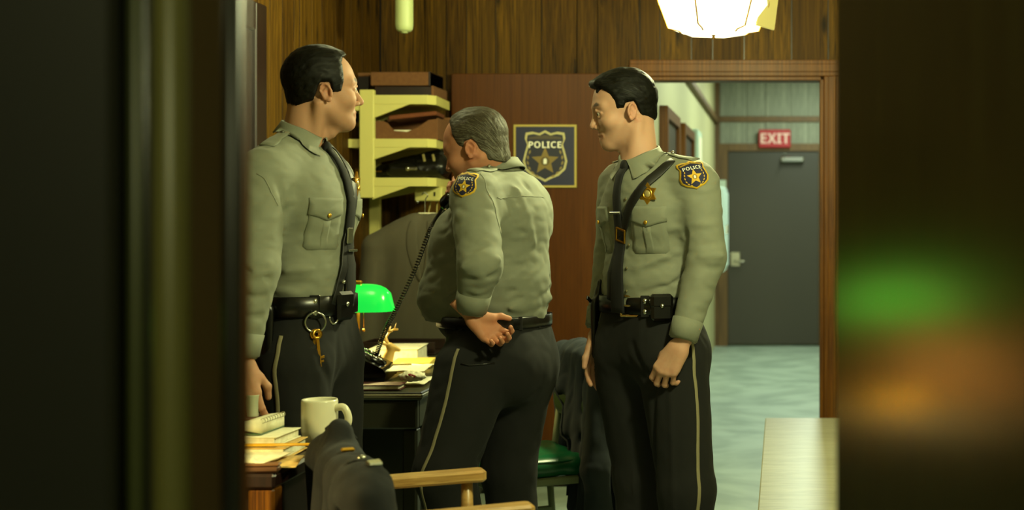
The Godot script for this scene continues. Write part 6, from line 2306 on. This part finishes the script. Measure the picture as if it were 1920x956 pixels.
	var cb := frame(f + Vector3(0, -0.42, 0))
	part("collar", collar(sf, B.call(0, 1.487, 0.012), cb, 0.078, 0.082, 0.03, 0.06), M.shirt, shirt)
	# yoke seam, shoulder strap of the shirt, patch
	part("yoke_seam", ribbon(sf, spline([w.q(945, 372, 0.25), w.q(970, 365, 0.2), w.q(1000, 368, 0.12), w.q(1015, 372, 0.05)], 5), 0.003, 0.0012, 0.0), M.shirt, shirt)
	var ep := []
	for i in 7:
		ep.append(w.q(lerpf(925, 885, i / 6.0), lerpf(302, 318, i / 6.0), lerpf(0.1, 0.2, i / 6.0)))
	part("epaulette", ribbon(sf, ep, 0.042, 0.004, 0.002), M.shirt, shirt)
	part("button", ball(0.007, Vector3.ONE, 10), M.chrome, shirt, moved(sf.snap(ep[1], 0.008)))
	part("armhole_seam", ribbon(sf, spline([w.q(905, 318, 0.22), w.q(930, 360, 0.26), w.q(943, 410, 0.26), w.q(942, 470, 0.24)], 5), 0.003, 0.0012, 0.0), M.shirt, shirt)
	var pa := w.q(874, 349, 0.5)
	sleeve_patch(sf, shirt, look_frame(sf.hit(pa, Vector3(0, 0, -1)), Vector3(-0.18, 0.12, 1), Vector3(0.12, 1, 0)), art, Vector2(0.08, 0.086))
	part("cuff", ribbon_loop(sf, lel, lwr, 0.047), M.shirt, shirt)
	part("shirt_seam", ribbon(sf, spline([w.q(830, 400, 0.2), w.q(806, 470, 0.2), w.q(800, 540, 0.2), w.q(815, 590, 0.15)], 5), 0.012, 0.0015, 0.0), M.shirt, shirt)
	# plain belt with loops and a brass buckle under the belly
	var belt := part("belt", belt_ring([tf], B.call(0, 1.0, 0), fb, -0.02, 0.02, 0.005), M.leather, R)
	part("buckle", cbox(Vector3(0.06, 0.045, 0.008), 0.004), M.brass, belt, belt_spot([tf], B.call(0, 1.0, 0), fb, 0.0, 0.0, 0.01))
	for a in [1.3, 2.4, 3.14, 3.9]:
		part("belt_loop", cbox(Vector3(0.013, 0.045, 0.004), 0.001), M.trousers, belt, belt_spot([tf], B.call(0, 1.0, 0), fb, 0.0, a, 0.008))
	var pc := belt_spot([tf], B.call(0, 1.0, 0), fb, 0.0, 2.05, 0.016)
	part("belt_case", cbox(Vector3(0.07, 0.05, 0.022), 0.008), M.leather, belt, pc)


# a cuff band where a sleeve ends
func ribbon_loop(f: Field, elbow: Vector3, wrist: Vector3, r: float) -> ArrayMesh:
	var d := (wrist - elbow).normalized()
	var x := d.cross(Vector3(0.3, 0.2, 1)).normalized()
	var y := d.cross(x)
	var rings := []
	for k in 5:
		var ring := PackedVector3Array()
		for j in 28:
			var a := TAU * j / 28
			var e: Vector3 = x * cos(a) + y * sin(a)
			var c: Vector3 = wrist + d * [-0.062, -0.06, -0.03, -0.002, 0.002][k]
			var p := f.hit(c + e * 0.12, -e, 0.0, 0.12)
			var rad: float = clampf((p - c).dot(e), r * 0.8, r * 1.1)
			ring.append(c + e * (rad + [-0.004, 0.003, 0.0036, 0.0036, -0.006][k]))
		rings.append(ring)
	return loft(rings, true, false)


func officer_left(art: Texture2D) -> void:
	var w := stand("tall dark-haired officer at left in profile, hand on the paper-strewn desk", 560, 660)
	var R := w.root
	var skin := Color(0.42, 0.225, 0.135)
	var fb := frame(Vector3(0.88, 0, 0.47))
	var l := fb.x
	var f := fb.z
	var waist := w.q(576, 580, 0.0)
	var chest := w.q(568, 400, 0.0)
	var B := func(x: float, y: float, z: float) -> Vector3:
		var t := (y - waist.y) / (chest.y - waist.y)
		var c := waist + (chest - waist) * t
		return Vector3(c.x, y, c.z) + l * x + f * z
	var n := FastNoiseLite.new()
	var sf := Field.new(w.q(415, 690, 0) + Vector3(0, 0, -0.33), w.q(690, 205, 0) + Vector3(0, 0, 0.38), 0.0075)
	sf.cap(B.call(0, 1.03, 0.0), B.call(0, 1.16, 0.0), 0.15, 0.148, 0.04, f, 0.76)
	sf.cap(B.call(0, 1.2, 0.0), B.call(0, 1.36, 0.005), 0.152, 0.168, 0.05, f, 0.76)
	sf.cap(B.call(-0.115, 1.46, -0.012), B.call(0.115, 1.46, -0.012), 0.084, 0.084, 0.06)
	sf.ell(B.call(0, 1.46, 0.01), Vector3(0.1, 0.085, 0.08), 0.05, fb)
	for s in [-1.0, 1.0]:
		sf.cap(B.call(s * 0.045, 1.555, -0.015), B.call(s * 0.165, 1.475, -0.012), 0.036, 0.05, 0.05)
		sf.ell(B.call(s * 0.07, 1.39, 0.062), Vector3(0.08, 0.085, 0.065), 0.05, fb)
	var rsh: Vector3 = B.call(-0.185, 1.452, -0.012)
	var rel := w.q(482, 500, 0.235)
	var rwr := w.q(458, 648, 0.25)
	var lsh: Vector3 = B.call(0.185, 1.452, -0.012)
	var lel := w.q(590, 480, -0.25)
	var lwr := w.q(615, 600, -0.26)
	sf.cut(B.call(0, 1.085, 0), Vector3.DOWN)
	sleeve(sf, rsh, rel, rwr, [0.076, 0.063, 0.046], n)
	sleeve(sf, lsh, lel, lwr, [0.076, 0.062, 0.044], n)
	rumple(sf, 0.0032, 24, Vector3(8, 17, 8))
	creases(sf, [
		[w.q(525, 335, 0.24), w.q(537, 400, 0.2), 0.010, 0.012], [w.q(537, 400, 0.2), w.q(505, 520, 0.17), 0.014, 0.013],
		[w.q(530, 440, 0.2), w.q(620, 432, 0.16), 0.006, 0.012], [w.q(528, 462, 0.19), w.q(622, 452, 0.15), -0.005, 0.011], [w.q(520, 480, 0.18), w.q(620, 470, 0.15), 0.007, 0.012],
		[w.q(512, 505, 0.17), w.q(605, 498, 0.15), -0.005, 0.012], [w.q(505, 530, 0.16), w.q(590, 528, 0.15), 0.006, 0.013], [w.q(535, 415, 0.2), w.q(560, 375, 0.2), 0.006, 0.012],
		[w.q(445, 490, 0.3), w.q(505, 512, 0.28), 0.007, 0.011], [w.q(442, 515, 0.3), w.q(500, 530, 0.28), -0.005, 0.011], [w.q(440, 540, 0.3), w.q(500, 545, 0.28), 0.006, 0.011], [w.q(445, 575, 0.3), w.q(495, 580, 0.28), 0.005, 0.011],
		[w.q(475, 335, 0.32), w.q(462, 440, 0.32), 0.004, 0.014], [w.q(497, 335, 0.3), w.q(490, 430, 0.3), -0.004, 0.014],
	])
	var shirt := part("shirt", netted(sf), M.shirt, R)
	var tf := Field.new(w.q(445, 1285, 0) + Vector3(0, 0, -0.26), w.q(700, 545, 0) + Vector3(0, 0, 0.26), 0.0085)
	tf.cap(B.call(-0.05, 1.06, 0.0), B.call(0.05, 1.06, 0.0), 0.11, 0.11, 0.04, f, 0.95)
	tf.cap(B.call(-0.075, 0.96, -0.005), B.call(0.075, 0.96, -0.005), 0.117, 0.117, 0.05)
	tf.ell(B.call(0, 0.95, -0.065), Vector3(0.14, 0.1, 0.08), 0.05, fb)
	var rk := w.q(552, 960, 0.1)
	var ra := w.q(540, 1245, 0.08)
	var lk := w.q(625, 960, -0.08)
	var la := w.q(620, 1245, -0.1)
	tf.cap(B.call(-0.095, 0.92, 0), rk, 0.108, 0.083, 0.03)
	tf.cap(rk, ra, 0.083, 0.076, 0.03)
	tf.cap(B.call(0.095, 0.92, 0), lk, 0.108, 0.083, 0.03)
	tf.cap(lk, la, 0.083, 0.076, 0.03)
	rumple(tf, 0.0018, 29, Vector3(14, 8, 14))
	creases(tf, [[w.q(575, 640, 0.2), w.q(578, 780, 0.2), -0.006, 0.009], [w.q(640, 610, 0.1), w.q(625, 780, 0.1), 0.008, 0.012], [w.q(600, 660, 0.18), w.q(640, 760, 0.1), 0.006, 0.014]])
	tf.cut(Vector3(0, 0.035, 0), Vector3.DOWN)
	tf.cut(B.call(0, 1.115, 0), Vector3.UP)
	var tr := part("trousers", netted(tf), M.trousers, R)
	part("side_stripe", ribbon(tf, spline([w.q(520, 612, 0.2), w.q(512, 680, 0.2), w.q(517, 745, 0.2), w.q(520, 850, 0.2), w.q(516, 960, 0.2), w.q(512, 1100, 0.18), w.q(508, 1240, 0.18)], 6), 0.011, 0.0015), M.stripe, tr)
	shoe(R, ra, f)
	shoe(R, la, f)
	var hx := Transform3D(frame(Vector3(0.955, 0.03, -0.27)), w.q(604, 167, 0.0))
	var neck := hx.affine_inverse() * (B.call(0, 1.53, 0.0) as Vector3)
	var ho := {"skin": skin, "hair": Color(0.0045, 0.004, 0.003), "jaw": 0.96, "mouth": 0.0, "stubble": 0.2, "neck": 0.046, "nose": 0.005, "seed": 5,
		"line": [[-0.02, 0.042], [0.03, 0.046], [0.05, 0.044], [0.075, 0.042], [0.09, 0.05], [0.1, 0.075], [0.107, 0.12]], "top": 0.011, "side": 0.010, "back": 0.010, "quiff": 0.003, "burn": -0.014, "nape": -0.052, "strands": 4000}
	var hf := head_field(ho, neck)
	var bod := pot()
	hf.net(bod, hx, head_tint(ho))
	hand(bod, Transform3D(frame(Vector3(-0.25, 0.3, 0.92), Vector3(0.12, -0.95, 0.3)), rwr + Vector3(0.004, -0.016, 0.004)), -1.0, {"curl": [0.35, 0.5, 0.35], "thumb": [Vector3(0.036, 0.045, -0.016), Vector3(0.05, 0.072, -0.03), Vector3(0.046, 0.098, -0.045)]}, skin)
	hand(bod, Transform3D(frame(Vector3(0.3, 0.1, -0.92), Vector3(0.2, -0.98, 0.0)), lwr + Vector3(0.003, -0.015, 0)), 1.0, {}, skin)
	core_body(bod, [[lsh, lel, 0.045, 0.038], [lel, lwr, 0.038, 0.024], [rsh, rel, 0.045, 0.038], [rel, rwr, 0.038, 0.024], [lsh, rsh, 0.05, 0.05], [B.call(0, 1.46, -0.01), B.call(0, 1.03, 0), 0.09, 0.09], [B.call(0, 1.54, -0.01), B.call(0, 1.44, 0), 0.05, 0.07], [B.call(0.095, 0.95, 0), lk, 0.08, 0.055], [lk, la, 0.055, 0.045], [B.call(-0.095, 0.95, 0), rk, 0.08, 0.055], [rk, ra, 0.055, 0.045]], skin)
	part("body", poured(bod), M.skin, R)
	eyes(R, hx, Vector3(0.0, -0.05, 1.0))
	hair_part(R, ho, hx, hf)
	var cb := frame(f + Vector3(0, -0.34, 0))
	part("collar", collar(sf, B.call(0, 1.563, 0.004), cb, 0.057, 0.06, 0.04, 0.09), M.shirt, shirt)
	var tie_pts := []
	var tw := []
	for i in 16:
		tie_pts.append(sf.hit(B.call(0.012, lerpf(1.535, 1.09, i / 15.0), 0.4), -f, 0.006, 0.5))
		tw.append(lerpf(0.03, 0.062, smoothstep(0, 15, i)))
	var tie := part("tie", ribbon(sf, tie_pts, tw, 0.006, 0.006), M.tie, R)
	part("knot", ball(0.0165, Vector3(1, 1.25, 0.7), 14), M.tie, tie, Transform3D(fb, sf.hit(B.call(0.012, 1.54, 0.4), -f, 0.01, 0.5)))
	part("tie_bar", cbox(Vector3(0.05, 0.007, 0.004), 0.001), M.chrome, tie, Transform3D(fb, sf.hit(B.call(0.012, 1.25, 0.4), -f, 0.018, 0.5)))
	pocket(w, sf, shirt, look_frame(B.call(-0.085, 1.335, 0.1), f - l * 0.42))
	pocket(w, sf, shirt, look_frame(B.call(0.085, 1.335, 0.1), f + l * 0.35))
	for s in [1.0, -1.0]:
		var e0: Vector3 = B.call(s * 0.08, 1.59, 0.0)
		var e1: Vector3 = B.call(s * 0.185, 1.56, 0.0)
		var ep := []
		for i in 7:
			ep.append(e0.lerp(e1, i / 6.0))
		part("epaulette", ribbon(sf, ep, [0.03, 0.034, 0.037, 0.04, 0.043, 0.046, 0.046], 0.004, 0.002), M.shirt, shirt)
		part("button", ball(0.006, Vector3.ONE, 10), mat(Color(0.3, 0.3, 0.25), 0.4), shirt, moved(sf.snap(e0.lerp(e1, 0.12), 0.007)))
	part("armhole_seam", ribbon(sf, spline([w.q(478, 318, 0.3), w.q(505, 325, 0.32), w.q(530, 355, 0.3), w.q(540, 385, 0.26)], 5), 0.003, 0.0012, 0.0), M.shirt, shirt)
	badge(shirt, look_frame(sf.hit(B.call(0.07, 1.44, 0.4), -f, 0.006, 0.5), f + l * 0.2), 0.036)
	sleeve_patch(sf, shirt, look_frame(sf.hit(B.call(0.4, 1.44, -0.01), -l), l, Vector3.UP), art, Vector2(0.085, 0.094))
	part("cuff", ribbon_loop(sf, rel, rwr, 0.046), M.shirt, shirt)
	# strap from the near hip up over the far shoulder
	var strap := []
	for i in 22:
		var t := i / 21.0
		strap.append(sf.hit(B.call(lerpf(0.075, -0.06, t), lerpf(1.55, 1.1, t), 0.4), -f, 0.004, 0.5))
	var sm := part("shoulder_strap", ribbon(sf, strap, 0.029, 0.003, 0.008), M.strap, R)
	part("strap_buckle", cbox(Vector3(0.03, 0.045, 0.006), 0.002), M.chrome, sm, look_frame(sf.snap(strap[12], 0.017), sf.grad(strap[12])))
	part("strap_stud", ball(0.006), M.chrome, sm, moved(sf.snap(strap[18], 0.017)))
	duty_belt(w, [tf], B.call(0, 1.097, 0), fb, R, [[-0.95, "bigkeys"], [-0.95, "snaps"], [-0.2, "pouch"], [-0.5, "ring"], [-1.75, "holster"]], 0.058, 0.35)
